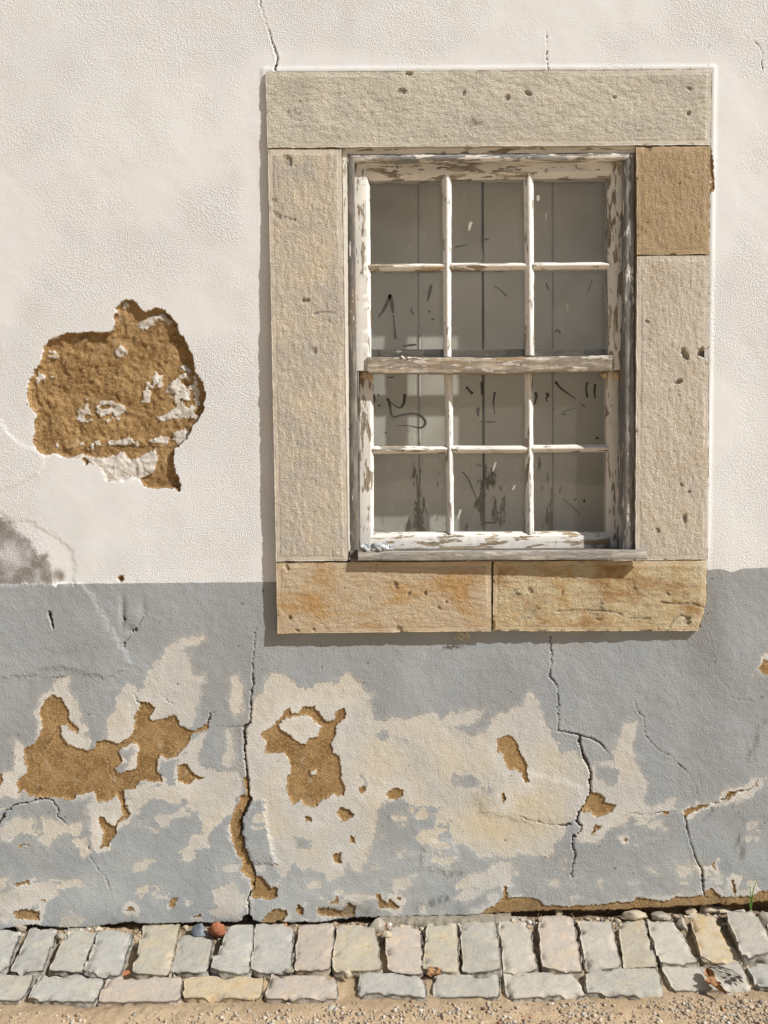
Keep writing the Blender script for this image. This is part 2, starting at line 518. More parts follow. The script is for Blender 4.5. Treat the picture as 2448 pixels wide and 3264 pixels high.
def sand_material():
    t = NT('sandy_ground')
    co = t.coord()
    col = t.mix(t.step(t.noise(co, 6, 4), 0.35, 0.7), (0.47, 0.345, 0.215), (0.53, 0.405, 0.265))
    col = t.mix(t.step(t.noise(co, 170, 3, 0.7), 0.54, 0.68), col, (0.62, 0.52, 0.38))
    col = t.mix(t.math('MULTIPLY', t.step(t.noise(co, 140, 3, 0.7), 0.58, 0.7), 0.6), col, (0.24, 0.17, 0.10))
    col = t.mix(t.math('MULTIPLY', t.attr('soil'), 0.75), col, (0.17, 0.125, 0.08))
    h = t.math('ADD', t.noise(co, 260, 4, 0.75), t.math('MULTIPLY', t.noise(co, 60, 3), 1.5))
    return t.bsdf(col, 0.95, t.bump(h, 0.0022), 0.15)

def attr_col_material(name, rough=0.85):
    t = NT(name)
    co = t.coord()
    c = t.mix(t.lin(t.noise(co, 200, 3), 0.3, 0.7, 0, 0.35), t.attr('tint', True), (0.3, 0.25, 0.2))
    return t.bsdf(c, rough, t.bump(t.noise(co, 500, 2), 0.0004), 0.25)

M_WALL = wall_material()

# ------------------------------------------------------------------ the wall as a relief
STONE_Y = -0.028
FINE = 0.0029
Zlo = -0.09
x_f = np.arange(-1.34, 1.34, FINE)
z_f = np.arange(Zlo, 3.16, FINE)
grow = np.cumsum(np.linspace(0.006, 0.12, 40))
xs = np.r_[(x_f[0] - grow)[::-1], x_f, x_f[-1] + grow]
zs = np.r_[z_f, z_f[-1] + grow]
X, Z = np.meshgrid(xs, zs)
px0, py0 = project(X, 0.0, Z)

def wall_base(px, py):
    """plaster face relative to Y = 0 (mm, outwards): thicker above and to the right of the window"""
    left = 15 * sstep(1500, 150, py)
    right = 25 - 4 * sstep(2270, 2440, px)
    f = sstep(860, 2290, px)
    above = left * (1 - f) + right * f
    below = 12 * sstep(1500, 2448, px)
    gr = sstep(2180, 2320, px)
    g = sstep(1700, 2060, py) * (1 - gr) + sstep(1780, 2600, py) * gr
    return above * (1 - g) + below * g

hb = wall_base(px0, py0)
px, py = project(X, -hb * 0.001, Z)
w1 = fbm(px, py, 26, 3, 3); w2 = fbm(px, py, 26, 3, 9)
w3 = fbm(px, py, 7, 2, 5); w4 = fbm(px, py, 7, 2, 6)
qx = px + 9 * w1 + 6 * w3
qy = py + 9 * w2 + 6 * w4
rx = px + 4.5 * w1 + 3.4 * w3 + 1.8 * vnoise(px / 5, py / 5, 301)
ry = py + 4.5 * w2 + 3.4 * w4 + 1.8 * vnoise(px / 5, py / 5, 302)
cw = fbm(px, py, 60, 2, 15)

# patches where plaster has fallen off down to the sandy mortar: (outline, depth mm)
MORTAR = [
 (T1((790,215),(850,212),(885,235),(905,270),(940,300),(1000,270),(1060,280),(1105,315),(1120,345),(1150,375),(1150,420),(1195,470),(1230,545),(1255,600),(1262,680),(1300,730),(1330,790),(1335,830),(1318,890),(1310,950),(1285,1000),(1250,1030),(1235,1070),(1205,1120),(1170,1160),(1130,1175),(1135,1240),(1130,1290),(1145,1345),(1170,1390),(1175,1430),(1155,1470),(1130,1440),(1060,1435),(1000,1445),(930,1420),(895,1375),(740,1395),(680,1380),(650,1320),(590,1270),(550,1290),(530,1240),(490,1235),(430,1240),(330,1215),(305,1225),(225,1190),(215,1130),(220,1060),(232,960),(185,905),(178,850),(180,790),(175,740),(205,680),(250,640),(275,560),(280,520),(330,465),(380,440),(480,430),(580,420),(680,420),(728,415),(745,370),(735,320),(760,295),(740,270)), 17),
 (T6((250,860),(290,780),(340,740),(400,765),(440,830),(450,900),(480,940),(520,960),(495,990),(450,960),(440,935),(395,945),(390,1000),(440,1060),(500,1090),(570,1105),(615,1075),(620,1045),(690,1030),(740,1045),(770,1060),(830,1020),(870,960),(880,850),(910,795),(960,795),(1000,820),(990,850),(965,880),(990,905),(1060,890),(1130,870),(1170,940),(1250,975),(1290,950),(1345,915),(1360,950),(1300,990),(1250,1000),(1200,1080),(1150,1130),(1090,1165),(1040,1130),(1020,1180),(1020,1240),(1055,1260),(1045,1310),(960,1310),(905,1300),(880,1350),(800,1360),(740,1390),(720,1420),(650,1440),(620,1420),(610,1370),(540,1385),(500,1390),(490,1415),(440,1430),(400,1410),(270,1405),(190,1390),(150,1355),(120,1385),(110,1310),(180,1240),(160,1160),(160,1085),(230,1045),(265,1010),(270,910)), 6),
 (T6((1150,1190),(1210,1195),(1260,1260),(1330,1280),(1260,1295),(1215,1325),(1150,1310)), 7),
 (T6((740,1330),(800,1360),(810,1450),(855,1520),(830,1540),(780,1560),(755,1590),(755,1650),(700,1720),(640,1740),(660,1700),(670,1640),(630,1580),(640,1530),(680,1540),(690,1575),(735,1590),(790,1520),(775,1440),(735,1380)), 8),
 (T7((140,940),(165,940),(165,1000),(180,1060),(150,1110),(120,1190),(130,1290),(150,1370),(190,1440),(205,1490),(240,1500),(290,1560),(325,1570),(325,1620),(280,1640),(180,1620),(180,1560),(160,1500),(115,1470),(130,1410),(95,1380),(70,1290),(55,1200),(75,1150),(115,1070),(105,1045),(140,1035),(160,1040),(140,980)), 9),
 (T7((235,700),(290,650),(340,605),(360,560),(400,545),(410,575),(440,580),(470,540),(530,540),(570,580),(600,625),(650,610),(665,570),(715,545),(715,590),(690,620),(665,640),(660,700),(640,740),(640,800),(680,820),(690,880),(685,940),(715,1000),(710,1045),(640,1040),(600,1060),(540,1105),(480,1105),(460,1065),(430,1080),(415,1100),(395,1060),(380,960),(400,900),(390,830),(360,800),(310,800),(260,800),(265,750)), 6),
 (T7((655,1140),(690,1105),(740,1125),(765,1155),(720,1180),(695,1190)), 9),
 (T7((475,1155),(520,1165),(525,1195),(490,1185)), 6),
 (T7((935,1035),(990,995),(1040,1010),(1040,1050),(1000,1070),(950,1055)), 5),
 (T7((790,1000),(815,988),(832,1010),(805,1028)), 5),
 (T7((640,1375),(690,1360),(695,1430),(650,1435)), 7),
 (T7((738,1268),(770,1285),(772,1312),(742,1307)), 6),
 (T8((95,740),(140,720),(185,718),(210,760),(215,800),(240,840),(270,880),(270,940),(280,980),(250,995),(235,950),(240,930),(200,910),(165,905),(130,850),(130,815),(100,810)), 5),
 (T8((580,1150),(620,1080),(630,1040),(690,1050),(715,1065),(720,1100),(790,1115),(760,1160),(700,1180),(665,1200),(640,1160)), 7),
 (T8((1170,1150),(1260,1112),(1335,1108),(1310,1130),(1240,1150),(1180,1185)), 5),
 (T8((1412,1085),(1440,1045),(1490,1033),(1460,1068),(1425,1095)), 5),
 (T8((1540,1035),(1575,1010),(1600,968),(1602,995),(1560,1035)), 4),
 (T8((638,1282),(660,1235),(700,1235),(670,1265),(650,1287)), 4),
 (T8((1610,330),(1640,270),(1690,290),(1690,370),(1635,355)), 4),
 (T8((1048,1156),(1090,1146),(1082,1166),(1055,1170)), 4),
 (T8((828,1312),(855,1302),(852,1328),(835,1330)), 5),
 (T8((1330,1462),(1360,1448),(1357,1490)), 3),
 (T8((120,1050),(140,1035),(148,1080),(132,1105)), 8),
 (T8((1450,1550),(1470,1548),(1472,1620),(1460,1640)), 6),
 (T8((-60,1760),(0,1735),(80,1690),(130,1650),(138,1588),(155,1588),(160,1650),(250,1648),(340,1660),(360,1690),(520,1702),(700,1682),(880,1670),(900,1648),(980,1660),(1060,1672),(1130,1640),(1200,1645),(1290,1630),(1330,1590),(1390,1640),(1470,1645),(1580,1640),(1620,1608),(1760,1610),(1760,1900),(-60,1900)), 5),
 (T6((90,2140),(180,2130),(260,2150),(255,2205),(110,2195)), 8),
 (T6((1095,2110),(1110,2060),(1165,2048),(1130,2115)), 4),
 (T6((1245,2185),(1310,2148),(1300,2185)), 5),
 (T6((88,1965),(195,1943),(195,1970),(100,1985)), 4),
 (T6((810,2140),(845,2105),(880,2145)), 4),
 (T6((260,2078),(295,2070),(290,2092)), 3),
 (T6((-30,1250),(15,1255),(18,1310),(-30,1340)), 6),
 (T6((115,1712),(195,1708),(190,1722),(125,1728)), 5),
 (T7((225,1760),(270,1720),(310,1690),(380,1690),(385,1720),(350,1760)), 8),
 (T7((425,1700),(440,1660),(475,1680),(470,1725),(440,1725)), 10),
 (T7((550,1690),(620,1680),(700,1700),(730,1650),(770,1670),(760,1730),(660,1740),(560,1715)), 8),
 (T7((888,1600),(910,1605),(920,1635),(950,1660),(965,1625),(985,1645),(1020,1680),(990,1692),(900,1680)), 5),
 (T7((1005,1625),(1030,1618),(1035,1645),(1012,1645)), 4),
 (T7((635,1655),(668,1618),(682,1640),(650,1665)), 4),
 (T7((1600,1030),(1615,1020),(1630,1060),(1610,1080)), 7),
 ([(376,1838),(388,1833),(396,1840),(394,1850),(382,1852)], 12),
 ([(2263,470),(2275,520),(2277,580),(2274,615),(2262,620)], 8),
]
ISLANDS = [
 T6((770,1110),(860,1050),(900,1070),(885,1140),(885,1220),(830,1235),(760,1255),(735,1220),(790,1170)),
 T7((335,650),(380,600),(430,590),(500,590),(570,660),(560,710),(510,720),(490,755),(460,740),(420,720),(370,690)),
 T7((512,905),(545,898),(552,922),(520,930)),
]
mort = np.full(px.shape, -60.0)
mid = np.full(px.shape, -1, np.int16)
h = hb + 2.2 * fbm(px, py, 420, 3, 21) + 0.9 * fbm(px, py, 90, 3, 31)
dig = np.zeros(px.shape)
isl = np.full(px.shape, -60.0)
for p in ISLANDS:
    isl = np.maximum(isl, poly_sd(rx, ry, p))
for i, (p, dep) in enumerate(MORTAR):
    sd = np.minimum(poly_sd(rx, ry, p), -isl)
    mid[sd > np.maximum(mort, 0)] = i
    mort = np.maximum(mort, sd)
    dep = dep if i == 0 or dep > 11 else 0.62 * dep
    dig = np.maximum(dig, dep * sstep(0.5, 4.2, sd))

# bare limewash where the grey paint has come away
CREAM = [
 T6((945,600),(985,545),(1050,530),(1080,450),(1120,400),(1200,370),(1260,370),(1330,372),(1235,430),(1210,460),(1230,480),(1230,570),(1265,620),(1320,620),(1330,650),(1290,720),(1280,850),(1250,960),(1000,900),(870,1010),(760,1060),(700,1030),(690,900),(740,840),(750,760),(800,680),(830,665),(900,705),(930,680)),
 T6((340,740),(370,640),(450,625),(470,640),(440,700),(480,770),(520,860),(525,970),(600,1040),(560,1110),(400,1050),(400,930),(440,900)),
 T6((90,1020),(160,1070),(260,1030),(270,1090),(200,1240),(120,1400),(0,1400),(0,1260),(60,1250),(110,1240)),
 T7((185,560),(200,490),(250,460),(260,380),(310,340),(370,360),(420,400),(460,450),(530,410),(650,400),(680,360),(720,350),(790,400),(830,460),(860,470),(850,530),(885,590),(880,620),(1000,600),(1100,600),(1200,570),(1240,560),(1250,610),(1300,570),(1480,560),(1450,620),(1330,650),(1400,690),(1500,690),(1560,620),(1600,590),(1480+179+60,530),(1480+179+95,475),(1480+179+125,440),(1480+179+150,520),(1480+179+180,600),(1480+179+230,700),(1480+179+270,740),(1480+179+330,800),(1480+179+390,810),(2110,900),(2115,1100),(2080,1160),(2030,1180),(1960,1200),(1960,1260),(1900,1310),(1910,1370),(1800,1370),(1660,1390),(1480,1390),(1400,1330),(1330,1310),(1300,1270),(1310,1200),(1250,1190),(1240,1290),(1215,1260),(1220,1150),(1300,1110),(1200,1100),(1090,1110),(1050,1060),(950,1070),(890,1130),(870,1200),(890,1240),(870,1330),(830,1390),(800,1470),(720,1420),(700,1500),(620,1540),(600,1480),(480,1470),(430,1430),(400,1470),(380,1500),(330,1480),(310,1400),(280,1300),(260,1200),(260,1080),(200,1060),(170,1000),(150,850),(150,700)),
 T8((620,1040),(660,860),(770,850),(780,750),(830,640),(900,620),(920,660),(890,770),(880,870),(930,940),(985,1000),(960,1050),(950,1120),(1000,1130),(1120,1070),(1120,1110),(1030,1165),(940,1225),(900,1190),(740,1260),(660,1330),(560,1310),(580,1150)),
 T8((1160,1140),(1260,1100),(1340,1095),(1420,1050),(1500,1020),(1600,950),(1660,960),(1600,1030),(1450,1100),(1300,1150),(1190,1200)),
 T6((570,1440),(700,1430),(760,1400),(890,1420),(900,1500),(850,1540),(770,1620),(720,1740),(640,1770),(600,1700),(570,1560)),
 T6((280,1540),(360,1560),(420,1580),(520,1570),(510,1640),(430,1640),(310,1680),(280,1620)),
 T6((0,1600),(110,1530),(215,1560),(210,1620),(100,1660),(0,1690)),
 T6((830,1400),(900,1330),(1050,1320),(1130,1330),(1150,1180),(1200,1100),(1280,1000),(1330,990),(1300,1100),(1300,1200),(1440,1240),(1560,1230),(1580,1300),(1540,1420),(1490,1520),(1400,1600),(1340,1700),(1310,1560),(1200,1430),(1140,1440),(1000,1400),(870,1480)),
 T6((1500,640),(1540,610),(1575,680),(1570,830),(1530,890),(1500,850)),
 T6((1470,980),(1520,970),(1505,1200),(1440,1190)),
 T6((1170,1770),(1240,1650),(1370,1630),(1360,1720),(1260,1740),(1200,1775)),
 T6((0,2040),(90,1980),(150,1945),(330,1960),(380,2040),(230,2080),(180,2140),(330,2200),(0,2230)),
 T6((1380,2010),(1500,1960),(1620,2080),(1560,2170),(1420,2170)),
 T6((480,1690),(560,1680),(600,1760),(540,1790)),
 T7((1330,1620),(1410,1570),(1500,1560),(1480,1600),(1380,1640)),
 T7((1340,1560),(1400,1480),(1520,1470),(1600,1400),(1659,1400),(1659,1560),(1500,1560)),
]
GREY_ISLES = [
 T7((870,690),(950,670),(970,720),(900,735)), T7((1010,710),(1070,700),(1060,745),(1020,745)),
 T7((1320,920),(1430,915),(1480,960),(1440,1000),(1340,990)), T7((430,1280),(520,1290),(510,1330),(450,1340)),
 T7((800,930),(840,960),(810,1000)), T8((660,880),(800,900),(790,990),(740,1000),(680,960)),
 T7((1480,990),(1550,985),(1550,1030),(1500,1040)), T8((440,760),(540,770),(530,815),(470,820)),
]
cream = np.full(px.shape, -60.0)
for p in CREAM:
    cream = np.maximum(cream, poly_sd(qx, qy, p))
for p in GREY_ISLES:
    cream = np.minimum(cream, -poly_sd(qx, qy, p))
ysc = fbm(px, py, 70, 4, 55)
cream = np.maximum(cream, np.where(py > 1900, mort + 3 + 34 * ysc, -60))
cream = np.maximum(cream, 52 * (fbm(px, py * 1.6, 75, 3, 77) - 0.47 + 0.14 * sstep(2600, 2950, py) - 1.5 * sstep(2480, 2300, py)))

band = 1862 - 7 * px / 870
band = np.where(px > 1600, 1815 - (px - 2265) * 0.03, band) + 1.8 * w1 + 3.5 * np.exp(-((px - 2335) / 22) ** 2) * 3
band = band + 10 * np.exp(-((px - 176) / 9) ** 2)
grey = py - band

# cracks: (points, width px, depth mm)
CRACKS = [
 (T([(1125,-60),(1122,20),(1145,80),(1165,150),(1185,215),(1203,250),(1190,302)], 0, 0, 0.7378), [3.6,3.6,3.4,3.6,3.8,4,5], 5),
 (T7((205,90),(200,180),(185,290),(188,400),(178,480),(180,560),(170,620),(138,650),(140,720),(145,830),(155,900),(160,960),(168,1050)), [1.8,2.4,2.6,3.4,3.4,4,5,7.5,6.5,5.5,6,6.5,7], 9),
 (T7((180,1060),(150,1115),(122,1190),(132,1290),(152,1370),(190,1445),(200,1500),(190,1560),(165,1620),(165,1720),(160,1800)), [6,6,7,7,6,5,4,4,4,6,12], 16),
 (T8((403,150),(408,280),(395,370),(440,430),(450,520),(450,690),(520,700),(570,715),(575,780),(600,850),(635,930),(630,1040),(605,1110),(560,1160),(550,1215),(580,1240),(580,1270),(535,1300),(530,1350),(545,1400),(525,1480),(530,1530)), [2.2,2.4,2.4,2.6,2.8,4,5,6,5.5,7.5,7.5,5.5,4,4,5,6,4,2.8,2.6,2.6,4,4.5], 8),
 (T8((570,715),(640,730),(700,770),(745,825)), [5,4,4,2.4], 4),
 (T8((385,672),(450,690)), 2.2, 3),
 (T8((1310,110),(1330,170),(1345,260),(1350,350),(1390,410),(1425,440)), 2.2, 2),
 (T8((1450,490),(1500,510),(1575,515)), 2.2, 2),
 (T8((885,515),(915,580),(940,610)), [2,4,2], 4),
 (T8((940,610),(955,720),(1000,770),(1050,805),(1110,840),(1150,890),(1200,930),(1240,1000),(1258,1060)), 2.0, 2),
 (T8((1180,1185),(1195,1270),(1220,1360),(1250,1450),(1275,1500),(1285,1600),(1300,1650)), [4,4,4,4,4.5,3,3.5], 6),
 (T8((0,1165),(110,1160),(200,1175),(310,1210),(400,1230),(520,1230)), [1.8,2,2.2,2.6,3,6], 3),
 (T8((800,1195),(870,1165),(960,1170),(1050,1155),(1170,1150)), 2.2, 2),
 (T8((1335,1110),(1415,1080),(1490,1035),(1545,1028)), [3,3.5,3.5,3], 4),
 (T6((-20,1580),(40,1500),(110,1450),(180,1440),(260,1410),(340,1425),(375,1480),(380,1530),(430,1580)), [5,5,7,4,6,4,5,4,3], 7),
 (T6((370,950),(320,1040),(275,1120),(250,1240),(255,1400)), [3,4.5,4,4,3], 4),
 (T6((620,1075),(665,1105),(690,1150),(720,1270),(740,1340),(775,1400)), [3,3,1.8,3,4,4], 3),
 (T6((1400,855),(1360,865),(1345,920)), [2,4,8], 6),
 (T6((870,740),(890,790),(915,800)), [2,3.5,4], 4),
 (T6((1040,740),(1100,790),(1130,800)), [1.8,3,2], 2),
 (T6((575,1700),(578,1790),(620,1850),(680,1920),(720,2000),(725,2080)), [4,2.4,2,1.8,1.6,1.4], 2),
 (T6((320,200),(330,235),(338,270),(345,310)), [4,7,6,2.4], 10),
 (T6((925,245),(895,290),(865,330)), [2,2,6], 6),
 (T6((840,350),(810,410),(805,435)), [1.5,4,5], 5),
 (T6((805,240),(812,262)), 7, 8),
 (T6((1390,940),(1540,955),(1580,940)), 1.8, 1.5),
 (T6((185,625),(300,637),(450,622)), 1.7, 1.5),
 (T6((480,770),(500,860),(620,870)), 1.5, 1.2),
 (T([(1485,20),(1530,100),(1560,160),(1610,185),(1635,230),(1635,300)], 1224, 0, 0.7378), 2.0, 1.5),
 (T([(700,140),(705,300)], 1224, 0, 0.7378), 2.2, 2),
 (T([(1400,180),(1397,290)], 1224, 0, 0.7378), 1.8, 1.5),
 (T1((350,1190),(500,1175),(640,1168),(760,1160),(930,1165),(1080,1175),(1160,1160)), [2,3,4,4,4,5,3], 4),
 (T7((575,190),(580,330)), 1.6, 1.2),
 (T7((260,1370),(325,1435)), [1.5,3], 2),
]
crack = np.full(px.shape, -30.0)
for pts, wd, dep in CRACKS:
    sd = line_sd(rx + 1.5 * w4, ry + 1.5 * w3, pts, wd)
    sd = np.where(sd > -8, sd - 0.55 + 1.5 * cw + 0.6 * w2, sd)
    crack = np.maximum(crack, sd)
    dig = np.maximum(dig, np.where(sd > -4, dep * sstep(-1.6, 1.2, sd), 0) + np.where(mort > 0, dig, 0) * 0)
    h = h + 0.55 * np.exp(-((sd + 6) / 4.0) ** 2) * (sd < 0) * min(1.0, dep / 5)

# earlier thick repair coats with soft edges, dents
RAISED = [
 (T6((-200,20),(530,22),(620,120),(690,280),(780,420),(850,530),(700,640),(400,560),(-200,700)), 3.2, 9),
 (T1((-100,1590),(0,1590),(80,1640),(200,1660),(330,1720),(400,1790),(460,1850),(480,1960),(480,2060),(-100,2060)), -1.8, 8),
 (T1((-100,960),(0,1000),(60,1090),(150,1165),(240,1190),(300,1230),(250,1350),(-100,1500)), 2.2, 8),
 (T7((1150,1340),(1180,1305),(1300,1300),(1350,1350),(1360,1420),(1290,1480),(1150,1450)), 3.0, 10),
 (T7((120,1120),(250,1080),(265,1200),(300,1330),(320,1430),(210,1430),(150,1350)), 4.0, 8),
 (T8((-40,1040),(200,900),(560,1000),(590,1100),(540,1200),(300,1210),(0,1160)), 2.4, 12),
]
for p, a, soft in RAISED:
    h = h + a * sstep(-soft, soft, poly_sd(qx, qy, p))
for gx_, gy_, sx_, sy_, a in [(390,1950,9,45,-5),(415,2010,16,14,-3),(420,1960,22,26,3),(455,1940,10,30,-2),(220,2090,60,30,-2.5),
                              (2380,1100,30,22,-1.5),(2300,2330,80,40,1.5),(1250,2790,120,50,2.5),(300,2700,160,60,2.0)]:
    h = h + a * np.exp(-((px - gx_) / sx_) ** 2 - ((py - gy_) / sy_) ** 2)

gm = sstep(-1, 1, grey)
h = h - 0.35 * sstep(-1.5, 1.5, cream) * gm
h = h + gm * 0.8 * fbm(px, py, 22, 3, 41)
rough_m = 2.2 * fbm(px, py, 45, 4, 61) + 1.0 * fbm(px, py, 13, 2, 63)
inm = sstep(0, 4, mort)
big_hole = (mid == 0)
h = h - dig + inm * rough_m * np.where(big_hole, 3.0, 0.6)
# white crust left inside the patches
LIME = [T1((430,1240),(520,1215),(640,1240),(700,1225),(790,1200),(830,1260),(900,1230),(1000,1180),(1015,1240),(1000,1320),(940,1360),(895,1375),(740,1395),(680,1380),(600,1275),(530,1240)),
 T1((1090,940),(1130,905),(1190,900),(1215,940),(1220,985),(1130,985),(1040,1000),(1010,975)),
 T1((1110,1080),(1180,1050),(1230,1070),(1200,1120),(1160,1155),(1110,1130)), T1((960,1125),(1030,1095),(1080,1110),(1080,1150),(980,1145)),
 T1((735,530),(780,515),(820,545),(770,590),(740,575)), T1((880,370),(950,320),(1040,300),(1110,345),(1100,375),(1020,335),(940,405),(890,400))]
LIME_SOFT = [T1((590,870),(720,870),(810,910),(810,1000),(700,1000),(600,930)), T1((930,800),(1000,690),(1040,710),(1030,770),(950,880),(895,870)),
 T1((290,510),(390,540),(330,620),(290,590)), T1((170,720),(240,690),(330,720),(190,760)), T1((1080,780),(1180,640),(1240,640),(1290,800),(1290,1000),(1190,990),(1120,880)),
 T1((480,900),(560,860),(600,980),(500,1000)), T1((350,1150),(640,1130),(900,1120),(900,1160),(500,1170)), T1((760,240),(830,220),(840,250),(760,300))]
lime = np.full(px.shape, -60.0)
for p in LIME:
    lime = np.maximum(lime, poly_sd(rx, ry, p))
for p in LIME_SOFT:
    lime = np.maximum(lime, np.minimum(poly_sd(rx, ry, p), 10) - 6 + 24 * fbm(px, py, 16, 3, 71))
h = h + np.where(big_hole, 5.0, 1.5) * sstep(-1, 3, poly_sd(rx, ry, LIME[0])) * inm + 3.5 * inm * sstep(-2, 3, lime) * (lime > -5)

# the foot of the wall: ragged lower edge of the plaster, undercut beneath it
fx = np.array([-600, 0, 100, 160, 260, 400, 560, 690, 785, 870, 1000, 1150, 1280, 1430, 1560, 1700, 1850, 2000, 2100, 2200, 2330, 2448, 3000])
fy = np.array([2968, 2966, 2950, 2957, 2961, 2945, 2947, 2945, 2938, 2944, 2942, 2928, 2925, 2922, 2917, 2908, 2905, 2902, 2895, 2890, 2887, 2878, 2872])
foot = np.interp(px, fx, fy) + 5 * w1 + 2.5 * w3
und = sstep(-3, 3, py - foot)
h = h - und * (46 + 10 * fbm(px, py, 40, 3, 81))
hole_b = np.exp(-((px - 788) / 22) ** 2 - ((py - 2935) / 22) ** 2)
h = h - 40 * sstep(0.45, 0.7, hole_b + 0.12 * w1)
mort = np.maximum(mort, np.where(py > foot - 4, (py - foot) * 1.0, -60))

# plaster meets the stone surround
S_TL, S_TR, S_BR, S_BL = (846, 228), (2270, 220), (2246, 2012), (884, 2019)
frame_sd = poly_sd(px, py, [S_TL, S_TR, S_BR, S_BL], 120)
lip = np.exp(-((frame_sd + 4) / 9.0) ** 2) * sstep(1900, 1700, py)
lip = lip * np.where(px > 2200, 1.0, np.where(py < 260, 0.8, 0.0))
h = np.where(frame_sd > -40, np.minimum(h + 3.5 * lip, 26.5 + 2 * lip), h)

stain = sstep(-10, 8, poly_sd(qx, qy, T1((-60,1620),(0,1640),(50,1650),(100,1720),(190,1760),(240,1840),(310,1850),(330,1930),(340,2060),(-60,2060))) + 14 * ysc)
stain = stain * (1 - 0.75 * np.exp(-((px - 35) / 40) ** 2 - ((py - 1770) / 40) ** 2))
stain = stain * (py < band + 1)
dirt = 0.9 * sstep(0.0, 1.0, np.exp(-((px - 186) / 24) ** 2 - ((py - 1835) / 26) ** 2) * 1.4 - 0.25)
dirt = np.maximum(dirt, 0.55 * sstep(-70, 0, py - foot) * np.clip(0.45 + fbm(px, py, 130, 3, 91), 0, 1))
dirt = np.maximum(dirt, 0.8 * np.exp(-((px - 1130) / 120) ** 2 - ((py - 2900) / 28) ** 2))
dirt = np.maximum(dirt, 0.5 * np.exp(-((px - 30) / 35) ** 2 - ((py - 2845) / 25) ** 2))
dirt = np.maximum(dirt, 0.3 * np.exp(-((px - 1460) / 40) ** 2 - ((py - 2770) / 40) ** 2))
dirt = np.maximum(dirt, 0.4 * np.exp(-((px - 2180) / 300) ** 2 - ((py - 2960) / 100) ** 2))
yellow = sstep(0.15, 0.9, np.exp(-((px - 1620) / 190) ** 2 - ((py - 2600) / 110) ** 2)) * np.clip(0.75 + 0.6 * ysc, 0, 1)
yellow = np.maximum(yellow, 0.35 * sstep(2300, 2500, py) * np.clip(fbm(px, py, 200, 2, 95) + 0.3, 0, 1))
pale = sstep(2600, 2860, py) * np.clip(0.35 + 0.9 * fbm(px, py, 150, 4, 97), 0, 1)
pale = np.maximum(pale, 0.8 * sstep(-10, 10, poly_sd(qx, qy, T7((1150,1340),(1180,1305),(1300,1300),(1350,1350),(1360,1420),(1290,1480),(1150,1450)))))
scuff = np.zeros(px.shape)
for pts, wd in [(T8((1300,1200),(1350,1130),(1410,1085)), 26), (T8((1560,850),(1600,700),(1660,600)), 40), (T8((1500,1400),(1480,1200)), 60),
                (T7((1270,210),(1330,190),(1385,205)), 22), (T7((1360,1480),(1290,1500)), 30), (T7((1100,1690),(1290,1620)), 40)]:
    scuff = np.maximum(scuff, sstep(0, wd * 0.5, line_sd(qx, qy, pts, wd, 40)))

trowelled = sstep(-0.1, 0.5, fbm(px, py, 330, 3, 120) + 0.75 * np.exp(-((px - 250) / 330) ** 2 - ((py - 1450) / 330) ** 2)
                  + 0.5 * np.exp(-((frame_sd + 30) / 45.0) ** 2) - 0.15)
repair = sstep(-9, 9, np.maximum(poly_sd(qx, qy, T1((-200,380),(100,380),(190,420),(270,500),(250,640),(170,740),(180,900),(220,1190),(60,1090),(0,1000),(-200,1000))),
                              poly_sd(qx, qy, T1((230,1190),(430,1240),(680,1380),(1000,1445),(1160,1470),(1185,1600),(1150,1950),(500,2060),(480,1950),(400,1790),(330,1720),(80,1640),(0,1590),(-200,1590),(-200,1000),(0,1000),(60,1090)))) + 8 * ysc)
repair = repair * np.clip(0.6 + 0.6 * fbm(px, py, 120, 3, 122), 0, 1)
trowelled = np.maximum(trowelled, 0.8 * repair)
verts = np.stack([X, -h * 0.001, Z], -1).reshape(-1, 3)
nr, nc = X.shape
faces = grid_faces(nr, nc)
def fc(a):
    return 0.25 * (a[:-1, :-1] + a[1:, :-1] + a[:-1, 1:] + a[1:, 1:]).ravel()
keep = fc(frame_sd) < 12
f_mort, f_grey = fc(mort), fc(grey)
f_id = mid[:-1, :-1].ravel()
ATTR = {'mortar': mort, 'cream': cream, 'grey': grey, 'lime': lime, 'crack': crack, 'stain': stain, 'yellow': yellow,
        'dirt': dirt, 'pale': pale, 'scuff': scuff, 'trowelled': trowelled, 'repair': repair,
        'n_big': 0.5 + 0.3 * fbm(px, py, 450, 4, 201), 'n_mid': 0.5 + 0.3 * fbm(px, py, 70, 4, 202), 'n_five': 0.5 + 0.3 * fbm(px, py, 200, 3, 203),
        'n_nine': 0.5 + 0.3 * fbm(px, py, 110, 4, 204), 'n_sand': 0.5 + 0.3 * fbm(px, py, 45, 4, 205), 'n_dust': 0.5 + 0.32 * fbm(px, py, 30, 4, 206, 0.65)}
ATTR = {k: v.ravel() for k, v in ATTR.items()}
house_wall = thing('house_wall', 'old rendered house wall, white above and peeling grey paint below, round the stone-framed window', 'wall')

def wall_part(name, mask, label=None):
    f = faces[mask]
    if len(f) == 0:
        return None
    used, inv = np.unique(f.ravel(), return_inverse=True)
    o = mesh_from(name, verts[used], inv.reshape(-1, 4), M_WALL, house_wall, {k: v[used] for k, v in ATTR.items()}, smooth=False)
    if label:
        o['label'] = label
    return o
is_m = keep & (f_mort > 0) & (f_id >= 0)
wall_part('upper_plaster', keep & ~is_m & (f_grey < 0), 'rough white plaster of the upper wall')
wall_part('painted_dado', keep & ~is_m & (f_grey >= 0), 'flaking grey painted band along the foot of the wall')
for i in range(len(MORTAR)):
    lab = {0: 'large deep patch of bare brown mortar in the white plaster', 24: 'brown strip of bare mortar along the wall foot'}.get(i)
    wall_part('exposed_mortar', is_m & (f_id == i), lab)

